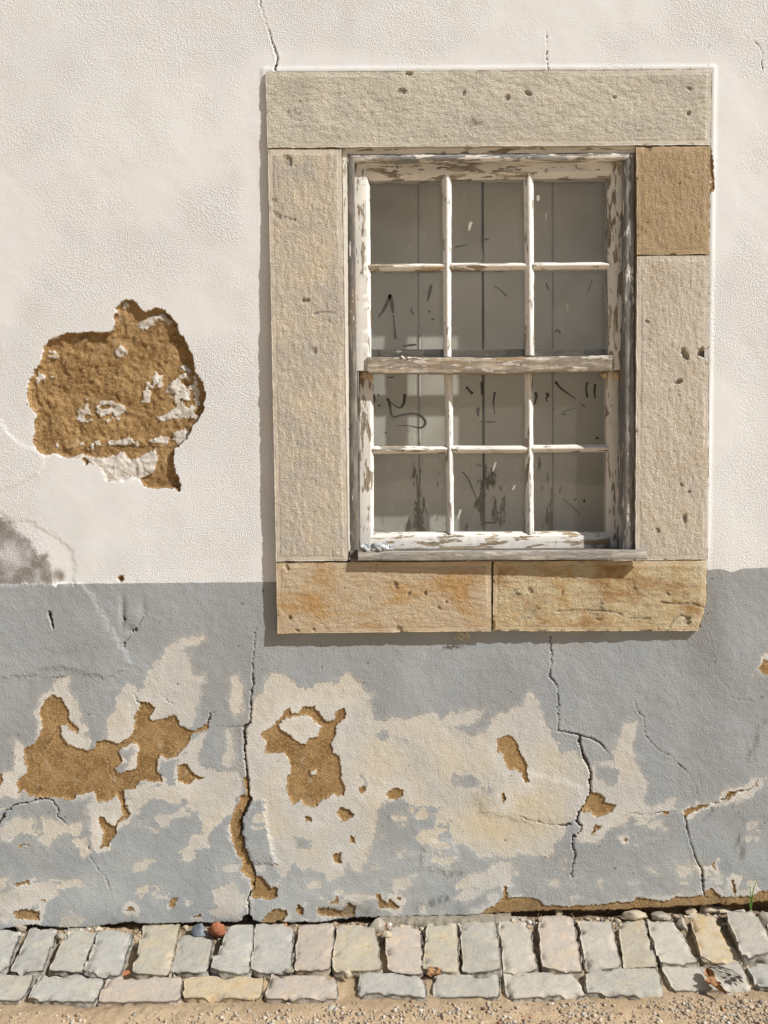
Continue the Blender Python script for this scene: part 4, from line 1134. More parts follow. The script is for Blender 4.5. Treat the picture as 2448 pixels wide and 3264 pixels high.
MARKS = [
 (panes_u[3], gu, R2((795,1750),(835,1690),(870,1605)), [3, 7, 7], M_INK), (panes_u[3], gu, R2((868,1602),(880,1660),(888,1725)), [9, 9, 6], M_INK),
 (panes_u[3], gu, R2((890,1735),(898,1820),(904,1892)), [3, 4, 7], M_INK), (panes_u[3], gu, R2((1135,1540),(1125,1590),(1112,1645)), [6, 7, 4], M_INK),
 (panes_u[3], gu, R2((1120,1705),(1126,1722)), [5, 4], M_INK), (panes_u[3], gu, R2((1142,1758),(1150,1770)), [5, 4], M_INK),
 (panes_u[3], gu, R2((1005,1690),(1010,1720),(1028,1732)), [3, 3, 1.5], M_INK), (panes_u[3], gu, R2((950,1938),(1000,1932),(1040,1928)), [3, 5, 3], M_INK),
 (panes_u[4], gu, R2((1540,1545),(1590,1580),(1625,1615)), [1.2, 2, 3.5], M_INK), (panes_u[1], gu, R2((1290,1296),(1320,1290),(1370,1282)), [4, 2.4, 1], M_INK),
 (panes_u[1], gu, R2((1380,1190),(1388,1150),(1400,1135)), [2, 7, 5], M_CHALK), (panes_u[1], gu, R2((1455,1248),(1490,1246),(1510,1245)), [2, 3, 2], M_INK),
 (panes_u[5], gu, [(1740, 900), (1744, 912), (1750, 924)], [2, 4, 1.5], M_INK), (panes_u[5], gu, [(1888, 893), (1880, 915), (1872, 938)], [1.6, 1.4, 1], M_INK),
 (panes_u[5], gu, R4((490,30),(510,12),(540,20),(548,50)), [3, 5, 4, 3], M_INK), (panes_u[2], gu, [(1716, 640), (1715, 632), (1716, 622)], [5, 7, 4], M_CHALK),
 (panes_l[0], gl_, R3((505,830),(530,880),(545,960),(560,1030),(590,1050),(680,1030),(800,1010),(900,1035),(955,1090),(960,1140),(920,1180),(860,1178),(760,1158),(620,1155)), [7, 6.5, 6, 5, 4.5, 4, 4, 5.5, 6, 6, 4.5, 3, 1.6, 1], M_INK),
 (panes_l[0], gl_, R3((545,870),(600,920),(660,942),(700,900),(712,840),(718,775)), [1.5, 2, 3.5, 6, 7, 6.5], M_INK),
 (panes_l[0], gl_, R3((345,775),(348,830),(345,885)), [4, 6, 5], M_INK), (panes_l[0], gl_, R3((400,775),(405,805)), [4, 3], M_INK), (panes_l[0], gl_, R3((480,1240),(500,1240)), [4, 6], M_INK),
 (panes_l[0], gl_, R3((408,900),(412,930)), [3, 4], M_INK), (panes_l[0], gl_, R3((505,570),(550,578),(595,572)), [1, 2, 1], M_INK),
 (panes_l[1], gl_, R3((1455,690),(1490,730),(1535,775)), [6, 5, 7], M_INK), (panes_l[1], gl_, R3((1645,630),(1647,700),(1650,790)), [7, 7, 6], M_INK),
 (panes_l[1], gl_, R3((1590,940),(1588,990),(1605,1040)), [3, 3, 6], M_INK), (panes_l[1], gl_, R3((1608,940),(1610,1000)), [3, 3], M_INK),
 (panes_l[1], gl_, R2((1548,2235),(1540,2300),(1548,2380)), [5, 3, 1.5], M_INK), (panes_l[1], gl_, R2((1450,2425),(1520,2430),(1560,2424)), [1, 2, 1], M_INK),
 (panes_l[2], gl_, R4((490,625),(540,690),(600,740),(670,790),(735,840)), [6, 5, 4, 2.5, 1.2], M_INK), (panes_l[2], gl_, R4((872,635),(862,720),(875,815)), [5, 4, 5], M_INK),
 (panes_l[2], gl_, R4((972,655),(962,740),(970,835)), [5, 5.5, 2], M_INK), (panes_l[2], gl_, R4((250,755),(262,810),(240,905)), [6, 6, 2.5], M_INK),
 (panes_l[2], gl_, R4((380,765),(405,790),(380,830),(395,865)), [6, 7, 3, 3], M_INK), (panes_l[2], gl_, R4((445,965),(470,955)), [3, 5], M_INK),
 (panes_l[2], gl_, R4((740,945),(640,970),(570,1018),(630,1025)), [1, 1.6, 2.5, 2], M_INK), (panes_l[2], gl_, R4((975,1305),(1010,1308)), [5, 5], M_INK), (panes_l[2], gl_, R4((790,885),(850,932)), [1, 2], M_INK),
 (panes_l[4], gl_, R5((385,512),(440,570),(490,660),(540,780),(580,880),(600,940)), [3, 4, 3.5, 2.6, 2, 1], M_INK), (panes_l[4], gl_, R5((830,390),(810,450),(790,510)), [4, 5, 2], M_CHALK),
 (panes_l[4], gl_, R5((1085,690),(1055,750)), [3, 4], M_CHALK), (panes_l[4], gl_, R5((370,1010),(350,1070),(330,1140)), [3, 5, 3], M_CHALK), (panes_l[4], gl_, R5((580,425),(640,430),(715,440)), [3, 2, 1], M_INK),
 (panes_l[4], gl_, R5((650,1188),(740,1185),(835,1190)), [2, 3, 3], M_INK), (panes_l[4], gl_, R5((915,1003),(950,1002)), [4, 4], M_INK),
 (panes_l[5], gl_, [(1832, 1590), (1836, 1594)], [8, 6], M_INK), (panes_l[5], gl_, [(1860, 1595), (1865, 1599)], [8, 6], M_INK), (panes_l[5], gl_, [(1795, 1590), (1820, 1610), (1850, 1640)], [2, 1.5, 1], M_INK),
]
for parent, y, pts, wd, mat in MARKS:
    flat_mark('smear_mark', pts, [1.0 + 1.25 * w_ for w_ in wd], y, mat, parent)

# ------------------------------------------------------------------ inside: reveal and shutters
M_REVEAL = plain_material('pale_reveal', (0.70, 0.67, 0.61), (0.62, 0.58, 0.52), 12)  # off-white reveal surface, its own pale colour lightly mottled
YS = 0.265
def reveal():
    yb = YS + 0.16
    V, Fc = [], []
    f = [at(1100, 440, 0.03), at(2030, 440, 0.03), at(2030, 1800, 0.03), at(1100, 1800, 0.03)]
    for y in (0.062, yb):
        for p in f:
            V.append([p[0], y, p[2]])
    Fc = [[0, 1, 5, 4], [1, 2, 6, 5], [2, 3, 7, 6], [3, 0, 4, 7], [4, 5, 6, 7]]
    return mesh_from('window_reveal', V, Fc, M_REVEAL, house_wall, smooth=False)
reveal()
edges = [1040, 1333, 1538, 1760, 2085]
leaves = [thing('interior_shutter', 'pale flaking interior shutter leaf behind the left half of the glass', 'shutter', 'interior shutter leaves'),
          thing('interior_shutter', 'pale flaking interior shutter leaf behind the right half of the glass', 'shutter', 'interior shutter leaves')]
for i in range(4):
    a, b = edges[i], edges[i + 1]
    g0 = 3.5 if i == 2 else 0.8
    g1 = 3.5 if i == 1 else 0.8
    tl, br = at(a + g0, 430, YS), at(b - g1, 1800, YS)
    tr, bl = at(b - g1, 430, YS), at(a + g0 + (5 if i in (1, 2) else 2), 1800, YS)
    br = at(b - g1 + (5 if i in (0, 1) else 2), 1800, YS)
    n, m = 30, 140
    u, v = np.meshgrid(np.linspace(0, 1, n), np.linspace(0, 1, m))
    P = ((1 - u)[..., None] * (1 - v)[..., None] * tl + u[..., None] * (1 - v)[..., None] * tr + u[..., None] * v[..., None] * br + (1 - u)[..., None] * v[..., None] * bl)
    wdt = tr[0] - tl[0]
    ed = np.minimum(u, 1 - u) * wdt * 1000
    P[..., 1] += 0.0025 * np.exp(-ed / 2.0) + 0.0012 * fbm(P[..., 0] * 1000, P[..., 2] * 1000, 140, 2, 400 + i)
    zz = P[..., 2]
    zt, zb_ = at(1500, 1000, YS)[2], at(1500, 1720, YS)[2]
    wear = np.clip((zt - zz) / (zt - zb_), -0.3, 1.05) * (0.38 + 0.75 * np.exp(-ed / 38.0))
    wear *= (1.0 if i < 3 else 0.6)
    V = P.reshape(-1, 3)
    back = V.copy(); back[:, 1] += 0.02
    ring = np.r_[np.arange(n), np.arange(1, m) * n + n - 1, (m - 1) * n + np.arange(n - 2, -1, -1), np.arange(m - 2, 0, -1) * n]
    Fc = np.concatenate([grid_faces(m, n)[:, ::-1], grid_faces(m, n, m * n), np.stack([ring, np.roll(ring, -1), np.roll(ring, -1) + m * n, ring + m * n], -1)[:, ::-1]])
    mesh_from('board', np.r_[V, back], Fc, shutter_material(i + 1), leaves[i // 2], {'wear': np.r_[wear.ravel(), wear.ravel()]})

# ------------------------------------------------------------------ ground, pavement, stones
M_SAND = sand_material()
gx1 = np.r_[np.linspace(-60, -1.8, 30), np.arange(-1.75, 1.75, 0.0065), np.linspace(1.8, 60, 30)]
gy1 = np.r_[-np.geomspace(80, 0.96, 40), np.arange(-0.95, 0.08, 0.0065)]
GX, GY = np.meshgrid(gx1, gy1)
near = sstep(-1.6, -0.9, GY) * sstep(2.6, 1.7, np.abs(GX))
pgx, pgy = project(GX, np.minimum(GY, 0.0), gz(np.clip(GX, -3, 3)))
YJ = on_ground(1224, 3098)[1]
lvl = -0.012 - 0.007 * sstep(YJ - 0.14, YJ - 0.08, GY) - 0.018 * sstep(YJ + 0.015, YJ + 0.045, GY)      # sunk between the stones
lvl = lvl + 0.030 * sstep(-0.10, -0.02, GY) * (0.8 + 0.4 * fbm(GX * 1000, GY * 1000, 60, 3, 505))
relief = near * (0.006 * fbm(GX * 1000, GY * 1000, 160, 3, 501) + 0.0035 * fbm(GX * 1000, GY * 1000, 28, 3, 502) + 0.0015 * fbm(GX * 1000, GY * 1000, 11, 2, 503))
GZ = gz(np.clip(GX, -3, 3)) + lvl * near - 0.010 * (1 - near) + relief
soil = sstep(-0.13, -0.02, GY) * 0.9 + 0.55 * sstep(-0.5, -0.4, GY)
soil = np.clip(soil * (0.6 + 0.8 * fbm(GX * 1000, GY * 1000, 90, 3, 507)), 0, 1)
ground = mesh_from('ground', np.stack([GX, GY, GZ], -1).reshape(-1, 3), grid_faces(*GX.shape), M_SAND, None, {'soil': soil.ravel()})
tag(ground, 'sandy gravelly street ground in front of the wall', 'ground', kind='structure')

pave = bpy.data.objects.new('pavement', None)
COL.objects.link(pave)
tag(pave, 'two-row edging of worn limestone setts along the wall foot', 'pavement', kind='structure')
PM = [paver_material('paver_grey', (0.41, 0.395, 0.35), (0.46, 0.44, 0.385), (0.50, 0.45, 0.355), 1),
      paver_material('paver_blue_grey', (0.40, 0.395, 0.365), (0.455, 0.445, 0.405), (0.49, 0.46, 0.385), 2),
      paver_material('paver_cream', (0.49, 0.44, 0.345), (0.45, 0.42, 0.35), (0.54, 0.455, 0.30), 3),
      paver_material('paver_pink', (0.48, 0.42, 0.365), (0.46, 0.415, 0.36), (0.54, 0.445, 0.335), 4),
      paver_material('paver_pale', (0.52, 0.475, 0.41), (0.47, 0.44, 0.385), (0.49, 0.455, 0.37), 5),
      paver_material('paver_yellow', (0.54, 0.445, 0.30), (0.50, 0.445, 0.35), (0.52, 0.375, 0.18), 6)]

def sett(quad, mat, seed, depth=0.075, lift=0.0, tilt=0.0, name='paving_stone', parent=pave, rough=1.0):
    q = np.array([on_ground(a, b, lift) for a, b in quad])       # back-left, back-right, front-right, front-left
    q = q.mean(0) + (q - q.mean(0)) * (1.0 + 0.0045 / max(0.05, np.ptp(q[:, 0]) * 0.5))
    wd = 0.5 * (np.linalg.norm(q[1] - q[0]) + np.linalg.norm(q[2] - q[3]))
    dp = 0.5 * (np.linalg.norm(q[3] - q[0]) + np.linalg.norm(q[2] - q[1]))
    n, m = max(8, int(wd / 0.006)), max(8, int(dp / 0.006))
    u, v = np.meshgrid(np.linspace(0, 1, n), np.linspace(0, 1, m))
    P = ((1 - u)[..., None] * (1 - v)[..., None] * q[0] + u[..., None] * (1 - v)[..., None] * q[1] + u[..., None] * v[..., None] * q[2] + (1 - u)[..., None] * v[..., None] * q[3])
    mx, my = P[..., 0] * 1000 + seed * 37, P[..., 1] * 1000
    eu, ev = np.minimum(u, 1 - u) * wd * 1000, np.minimum(v, 1 - v) * dp * 1000
    ed = np.minimum(eu, ev)
    # rounded corners and ragged outline
    cr = np.clip(1 - eu / 26, 0, 1) * np.clip(1 - ev / 26, 0, 1)
    c = P.mean((0, 1))
    P[..., :2] += (c[:2] - P[..., :2]) * (cr * 0.05)[..., None]
    en = np.exp(-ed / 16.0)
    P[..., 0] += en * 0.0062 * rough * fbm(mx, my, 42, 3, seed)
    P[..., 1] += en * 0.0058 * rough * fbm(mx, my, 42, 3, seed + 3)
    dz = 2.6 * fbm(mx, my, 85, 3, seed + 5) + 1.3 * fbm(mx, my, 22, 3, seed + 6)
    dz -= (2.6 * np.clip(0.5 + 1.0 * fbm(mx, my, 30, 2, seed + 8), 0.0, 2)) * np.exp(-(ed / 3.5))
    chipm = sstep(0.08, 0.36, fbm(mx, my, 46, 3, seed + 12)) * np.exp(-((ed / 13.0) ** 2))
    dz -= 11 * chipm * rough
    P[..., 2] += dz * 0.001 + tilt * (u - 0.5)
    broken = np.clip(np.exp(-(ed / 3.0)) * 0.6 + chipm + 0.55 * np.exp(-(ed / 11.0)) * np.clip(0.5 + 1.4 * fbm(mx, my, 38, 3, seed + 15), 0, 1), 0, 1)
    V = [P.reshape(-1, 3)]; B = [broken.ravel()]
    ring = np.r_[np.arange(n), np.arange(1, m) * n + n - 1, (m - 1) * n + np.arange(n - 2, -1, -1), np.arange(m - 2, 0, -1) * n]
    rows = [ring]; base = m * n
    rim = P.reshape(-1, 3)[ring]
    L = np.arange(len(ring)) * 6.0 + seed * 13
    for k, f in enumerate((0.1, 0.3, 0.6, 1.0)):
        rv = rim.copy()
        rv[:, 2] -= depth * f
        out = 0.0035 * (1 - f) + 0.0055 * rough * vnoise(L / 16, L * 0 + k * 0.6, seed) - 0.010 * f
        dr = rim[:, :2] - c[:2]; dr /= np.linalg.norm(dr, axis=1)[:, None]
        rv[:, :2] += dr * out[:, None]
        V.append(rv); rows.append(base + np.arange(len(ring))); B.append(np.full(len(ring), 1.0)); base += len(ring)
    Fc = [grid_faces(m, n)[:, ::-1]]
    for a, b in zip(rows[:-1], rows[1:]):
        Fc.append(np.stack([a, np.roll(a, -1), np.roll(b, -1), b], -1)[:, ::-1])
    return mesh_from(name, np.concatenate(V), np.concatenate(Fc), mat, parent, {'broken': np.concatenate(B)}, smooth=False)

ROW1 = [
 (TA((-110,345),(140,340),(28,590),(-190,595)), 1), (TA((205,305),(370,345),(275,600),(70,590)), 1), (TA((455,315),(635,328),(530,600),(325,588)), 0),
 (TA((650,345),(862,350),(775,618),(548,598)), 1), (TA((940,290),(1170,300),(1088,622),(862,600)), 2), (TA((1175,365),(1375,385),(1350,602),(1092,592)), 1),
 (TA((1480,315),(1640,300),(1620,608),(1372,585)), 1), (TB((5,300),(240,298),(222,602),(-28,590)), 1), (TB((285,300),(508,300),(478,592),(256,575)), 0),
 (TB((527,300),(765,312),(812,590),(506,592)), 2), (TB((850,310),(1060,308),(1076,605),(856,592)), 3), (TB((1110,300),(1300,288),(1312,592),(1092,582)), 0),
 (TB((1332,278),(1545,272),(1585,592),(1346,592)), 0), (TC((-85,258),(98,250),(160,582),(-42,600)), 4), (TC((175,250),(395,243),(450,590),(202,572)), 4),
 (TC((435,275),(645,290),(705,575),(492,580)), 4), (TC((690,270),(852,268),(946,575),(732,566)), 4), (TC((882,270),(1060,268),(1200,530),(966,546)), 4),
 (TC((1152,240),(1302,235),(1486,530),(1242,540)), 5), (TC((1388,213),(1560,208),(1722,465),(1500,482)), 4), (TC((1615,225),(1770,220),(1930,440),(1765,450)), 0)]
ROW2 = [
 (TA((-140,620),(222,628),(135,782),(-190,790)), 0), (TA((262,625),(668,625),(612,800),(180,772)), 1), (TA((700,640),(1182,638),(1166,792),(640,797)), 0),
 (TA((1208,638),(1712,622),(1690,772),(1192,772)), 5), (TB((92,620),(512,640),(532,775),(58,775)), 3), (TB((690,602),(1085,640),(1112,765),(655,735)), 1),
 (TB((1166,625),(1570,618),(1577,768),(1150,758)), 0), (TC((-50,612),(392,600),(486,752),(-18,772)), 0), (TC((482,600),(930,578),(990,757),(492,737)), 0),
 (TC((972,558),(1472,538),(1560,712),(1062,727)), 4), (TC((1532,558),(1850,540),(1960,700),(1612,705)), 1)]
ROW1 = [(q, {5: 0, 8: 3, 11: 2, 14: 3, 16: 2}.get(i, mi)) for i, (q, mi) in enumerate(ROW1)]
ROW2 = [(q, {2: 3, 7: 4}.get(i, mi)) for i, (q, mi) in enumerate(ROW2)]
for i, (q, mi) in enumerate(ROW1):
    sett(q, PM[mi], 600 + i * 7, lift=0.004 * math.sin(i * 2.3) + (0.022 if i == 19 else 0), tilt=0.008 * math.sin(i * 1.7))
for i, (q, mi) in enumerate(ROW2):
    sett(q, PM[mi], 800 + i * 7, lift=-0.003 + 0.003 * math.sin(i * 1.9), depth=0.06)
for sd_ in (-1, 1):                                                # the edging carries on a little past the picture
    for k in range(4):
        x0 = 1224 + sd_ * (1224 + 190 + 125 * k) if sd_ > 0 else -150 - 125 * (k + 1)
        sl = 50 * sd_
        sett([(x0, 2935 - 20 * sd_), (x0 + 105, 2935 - 20 * sd_), (x0 + 105 + sl, 3085 - 25 * sd_), (x0 + sl, 3085 - 25 * sd_)], PM[k % 5], 900 + k * 5 + sd_)
    for k in range(2):
        x0 = 2448 + 170 + 245 * k if sd_ > 0 else -110 - 245 * (k + 1)
        sett([(x0, 3105 - 30 * sd_), (x0 + 225, 3105 - 30 * sd_), (x0 + 225 + 20 * sd_, 3185 - 35 * sd_), (x0 + 20 * sd_, 3185 - 35 * sd_)], PM[(k + 2) % 5], 940 + k * 5 + sd_, depth=0.06)
# flat stones sunk in the sand
for i, (q, mi, ds) in enumerate([(TA((1520,800),(1745,790),(1750,850),(1485,835)), 0, None), (TC((1390,750),(1490,742),(1510,800),(1400,808)), 4, None)]):
    sett(q, PM[mi], 980 + i, depth=0.03, lift=-0.014, rough=1.2)

def chip_stone(name, label, cat, quad, mat, seed, lift=0.0, depth=0.02, group=None):
    o = sett(quad, mat, seed, depth=depth, lift=lift, name=name, parent=None, rough=1.3)
    return tag(o, label, cat, group)
chip_stone('stone_chip', 'small flat grey stone chip lying on the sand below the pinkish sett', 'stone', TB((455,795),(535,795),(520,860),(440,845)), PM[0], 990, lift=-0.006)
M_BRICK = plain_material('terracotta', (0.30, 0.105, 0.05), (0.37, 0.15, 0.08), 40, 0.85, 0.0012, 120)
M_BLUE = plain_material('blue_grey_pebble', (0.15, 0.17, 0.20), (0.24, 0.26, 0.28), 40, 0.6, 0.0008)
M_RUB = plain_material('rubble_limestone', (0.47, 0.39, 0.27), (0.55, 0.48, 0.36), 25, 0.9, 0.002, 90)
M_RUBG = plain_material('rubble_mortar', (0.40, 0.36, 0.29), (0.29, 0.26, 0.205), 35, 0.9, 0.003, 90)

def ground_lump(name, label, cat, px_, py_, size, mat, seed, lift=0.0, rotz=0.0, group=None, rough=0.25):
    p = on_ground(px_, py_, lift)
    o = lump(name, p, size, mat, seed, rough=rough, rotz=rotz)
    return tag(o, label, cat, group)
ground_lump('brick_fragment', 'broken red brick fragment wedged between the setts and the wall', 'brick fragment', 686, 2964, (0.027, 0.022, 0.034), M_BRICK, 31, 0.008)
ground_lump('pebble', 'dark blue-grey pebble beside the red brick fragment', 'pebble', 640, 2968, (0.026, 0.020, 0.018), M_BLUE, 32, 0.004)
ground_lump('tile_chip', 'small dark red tile chip in the joint between the two rows of setts', 'tile chip', 392, 3104, (0.017, 0.008, 0.009), M_BRICK, 33, -0.010, 0.2)
for i, (a, b, sx, sy, sz, mt, lab) in enumerate([
    (2262, 2897, 0.055, 0.022, 0.014, M_RUB, 'long flat beige rubble stone under the wall edge near the grass'),
    (2016, 2920, 0.040, 0.026, 0.014, M_RUB, 'flat orange-beige rubble stone behind the pale setts'),
    (2102, 2920, 0.038, 0.022, 0.012, M_RUBG, 'flat grey rubble stone left of the long beige one'),
    (1780, 2908, 0.013, 0.012, 0.013, M_RUB, 'small pale pebble under the bare mortar strip'),
    (2172, 2942, 0.018, 0.030, 0.014, M_RUBG, 'narrow rubble stone wedged beside the yellowish sett'),
    (1205, 2944, 0.030, 0.030, 0.018, M_RUBG, 'lump of old mortar behind the cream sett'),
    (1235, 2978, 0.016, 0.020, 0.014, M_RUB, 'knobbly white limestone lump between the cream and pink setts'),
    (193, 2984, 0.015, 0.022, 0.014, M_RUBG, 'rounded sandy stone between two grey setts at the left'),
    (1105, 3110, 0.012, 0.010, 0.012, M_RUB, 'pale pebble on the sand beside the pinkish sett'),
    (926, 3094, 0.015, 0.010, 0.010, M_RUBG, 'small dark stone at the foot of a grey sett'),
    (2205, 2902, 0.020, 0.016, 0.012, M_RUB, 'small angular beige stone next to the long flat one'),
    (2440, 2930, 0.025, 0.030, 0.020, M_RUBG, 'dark lumpy rubble stone at the right edge below the grass'),
    (62, 2955, 0.022, 0.016, 0.014, M_RUBG, 'brown mortar lump fallen at the broken wall foot on the left')]):
    ground_lump('rubble_stone', lab, 'rubble', a, b, (sx, sy, sz), mt, 50 + i, 0.004, 0.3 * math.sin(i * 4), 'rubble stones at the wall foot')
# strip of mortar fillet between wall and setts in the middle
M_FIL = plain_material('grey_mortar_fillet', (0.31, 0.275, 0.215), (0.21, 0.185, 0.14), 45, 0.9, 0.003, 80)
NF = 150
fs = np.linspace(0, 1, NF)
fmm = fs * 420
fb = np.array([on_ground(1210 + q_ * 420, 2938 - 12 * q_, 0.0) for q_ in fs])
fw = 0.024 * (np.sin(fs * math.pi) ** 0.4) * (0.75 + 0.55 * fbm(fmm, fmm * 0, 45, 4, 531)) + 0.003
rows_ = []
for j, (dy, dz) in enumerate(((-1.0, -0.03), (-1.0, -0.004), (-0.72, 0.003), (-0.4, 0.006), (0.0, 0.008), (0.8, 0.011), (2.2, 0.013), (2.2, -0.03))):
    e = fbm(fmm, fmm * 0 + j * 9.0, 16, 3, 540)
    rows_.append(fb + np.stack([0.002 * e, fw * dy + 0.003 * e, dz + 0.005 * fbm(fmm, fmm * 0 + j * 13.0, 28, 3, 550)], -1))
fo = mesh_from('mortar_fillet', np.array(rows_).reshape(-1, 3), grid_faces(8, NF), M_FIL, pave, smooth=False)

# gravel: uncountable small stones on the sand and in the joints
def gravel(count, region, smin, smax, seed, dens=None, zoff=0.0):
    r = np.random.default_rng(seed)
    d = np.array([[0, 0, 1], [.894, 0, .447], [.276, .851, .447], [-.724, .526, .447], [-.724, -.526, .447], [.276, -.851, .447],
                  [.724, .526, -.447], [-.276, .851, -.447], [-.894, 0, -.447], [-.276, -.851, -.447], [.724, -.526, -.447], [0, 0, -1]])
    fcs = np.array([[0,1,2],[0,2,3],[0,3,4],[0,4,5],[0,5,1],[1,6,2],[2,7,3],[3,8,4],[4,9,5],[5,10,1],[1,10,6],[2,6,7],[3,7,8],[4,8,9],[5,9,10],[6,10,11],[7,6,11],[8,7,11],[9,8,11],[10,9,11]])
    x0, x1, y0, y1 = region
    xx, yy = r.uniform(x0, x1, count), r.uniform(y0, y1, count)
    if dens is not None:
        k = r.random(count) < dens(xx, yy)
        xx, yy = xx[k], yy[k]
    n = len(xx)
    s = smin * (smax / smin) ** (r.random(n) ** 2.2)
    j = np.clip(np.searchsorted(gx1, xx) - 1, 0, len(gx1) - 2); i = np.clip(np.searchsorted(gy1, yy) - 1, 0, len(gy1) - 2)
    zz = GZ[i, j]
    V = d[None] * (1 + r.uniform(-0.3, 0.3, (n, 12, 1))) * s[:, None, None] * r.uniform(0.65, 1.25, (n, 1, 3)) * np.array([1, 1, 0.75])
    an = r.uniform(0, 6.3, n); c, sn = np.cos(an)[:, None], np.sin(an)[:, None]
    V = np.stack([V[..., 0] * c - V[..., 1] * sn, V[..., 0] * sn + V[..., 1] * c, V[..., 2]], -1)
    V += np.stack([xx, yy, zz + s * 0.25 + zoff], -1)[:, None]
    pal = np.array([(0.62, 0.55, 0.44), (0.52, 0.42, 0.30), (0.46, 0.36, 0.24), (0.40, 0.36, 0.31), (0.70, 0.66, 0.59), (0.56, 0.47, 0.34), (0.30, 0.19, 0.11), (0.24, 0.24, 0.24), (0.45, 0.22, 0.10)])
    ci = r.choice(len(pal), n, p=[.22, .22, .18, .1, .1, .1, .04, .02, .02])
    tint = np.repeat(pal[ci] * r.uniform(0.7, 1.0, (n, 1)), 12, 0)
    Fc = (fcs[None] + (np.arange(n) * 12)[:, None, None]).reshape(-1, 3)
    return V.reshape(-1, 3), Fc, tint
M_GRAVEL = attr_col_material('gravel_stones')
YFRONT = on_ground(1224, 3192)[1]
def dens_front(x, y):
    base = sstep(YFRONT + 0.02, YFRONT - 0.06, y)
    side = 0.35 + 0.65 * sstep(-1.0, 0.6, x - (y - YFRONT) * 2.0)
    patch = np.clip(0.65 + 0.9 * fbm(x * 1000, y * 1000, 110, 3, 520), 0.08, 1)
    return base * side * patch
parts = [gravel(19000, (-1.3, 1.3, YFRONT - 0.15, YFRONT + 0.02), 0.0012, 0.0064, 1, dens_front),
         gravel(300, (-1.4, 1.4, YFRONT - 0.3, YFRONT), 0.005, 0.0095, 5, dens_front),
         gravel(2600, (-1.4, 1.4, YFRONT, -0.02), 0.0013, 0.0065, 2, lambda x, y: 0.35 + 0.65 * (y > -0.08)),
         gravel(3600, (-1.3, 1.3, -0.085, 0.0), 0.0018, 0.012, 3)]
off = 0; V_, F_, C_ = [], [], []
for v_, f_, c_ in parts:
    V_.append(v_); F_.append(f_ + off); C_.append(c_); off += len(v_)
gv = mesh_from('gravel', np.concatenate(V_), np.concatenate(F_), M_GRAVEL, None, {'tint': np.concatenate(C_)}, smooth=False)
tag(gv, 'fine pale gravel scattered over the sand and between the setts', 'gravel', kind='stuff')

# ------------------------------------------------------------------ small living and dead things
M_GRASS = plain_material('green_grass', (0.10, 0.19, 0.035), (0.16, 0.26, 0.06), 60, 0.5, 0.0001)
M_STRAW = plain_material('dry_straw', (0.46, 0.36, 0.20), (0.36, 0.27, 0.14), 60, 0.7, 0.0001)
M_LEAF = plain_material('dead_leaf', (0.27, 0.135, 0.06), (0.38, 0.21, 0.10), 70, 0.75, 0.0008, 200)
M_WEED = plain_material('dead_weed', (0.045, 0.04, 0.035), (0.09, 0.075, 0.055), 100, 0.9, 0.0003)

def blade(parent, pts, w, mat):
    pts = np.array(pts); n = len(pts)
    t = np.linspace(0, 1, n)
    ww = w * np.sqrt(np.clip(1 - t, 0, 1)) * (0.55 + 0.9 * t * (1 - t) * 2)
    side = np.array([1.0, 0.15, 0]); side /= np.linalg.norm(side)
    fold = np.array([0, -0.35, 0])
    V = np.concatenate([pts - side * ww[:, None] * 0.5, pts + fold * -ww[:, None] * 0.6, pts + side * ww[:, None] * 0.5])
    Fc = [[i, i + 1, n + i + 1, n + i] for i in range(n - 1)] + [[n + i, n + i + 1, 2 * n + i + 1, 2 * n + i] for i in range(n - 1)]
    return mesh_from('blade', V, Fc, mat, parent)
def curve3(a, b, c, n=14):
    t = np.linspace(0, 1, n)[:, None]
    a, b, c = map(np.array, (a, b, c))
    return (1 - t) ** 2 * a + 2 * t * (1 - t) * b + t ** 2 * c
gt = thing('grass_tuft', 'small tuft of green grass growing from the wall foot at the right', 'grass')
yb = -0.05
gp = at(2394, 2903, yb)
for tip, mid_, wv in (((2419, 2792), (2393, 2840), 0.0062), ((2387, 2808), (2394, 2850), 0.0055), ((2401, 2822), (2400, 2860), 0.004), ((2378, 2850), (2388, 2870), 0.003)):
    blade(gt, curve3(gp, at(mid_[0], mid_[1], yb - 0.008), at(tip[0], tip[1], yb + 0.004)), wv, M_GRASS)
for (a0, b0, nn, lab, sp) in ((430, 2975, 16, 'tuft of dry straw-coloured grass between setts at the wall foot on the left', 34), (1722, 2912, 3, 'few dry straw stalks beside the pale sett under the mortar strip', 8), (1826, 2920, 4, 'dry straw wisps at the corner of the wide pale sett', 10)):
    st = thing('dry_grass', lab, 'dry grass', 'dry grass wisps at the wall foot')
    for k in range(nn):
        base = on_ground(a0 + random.uniform(-sp, sp) * 0.4, b0 + random.uniform(-4, 8), -0.012)
        tip = on_ground(a0 + random.uniform(-sp, sp), b0 + random.uniform(-20, 20), random.uniform(0.005, 0.03))
        blade(st, curve3(base, 0.5 * (base + tip) + np.array([0, 0, 0.014]), tip, 7), 0.0024, M_STRAW)

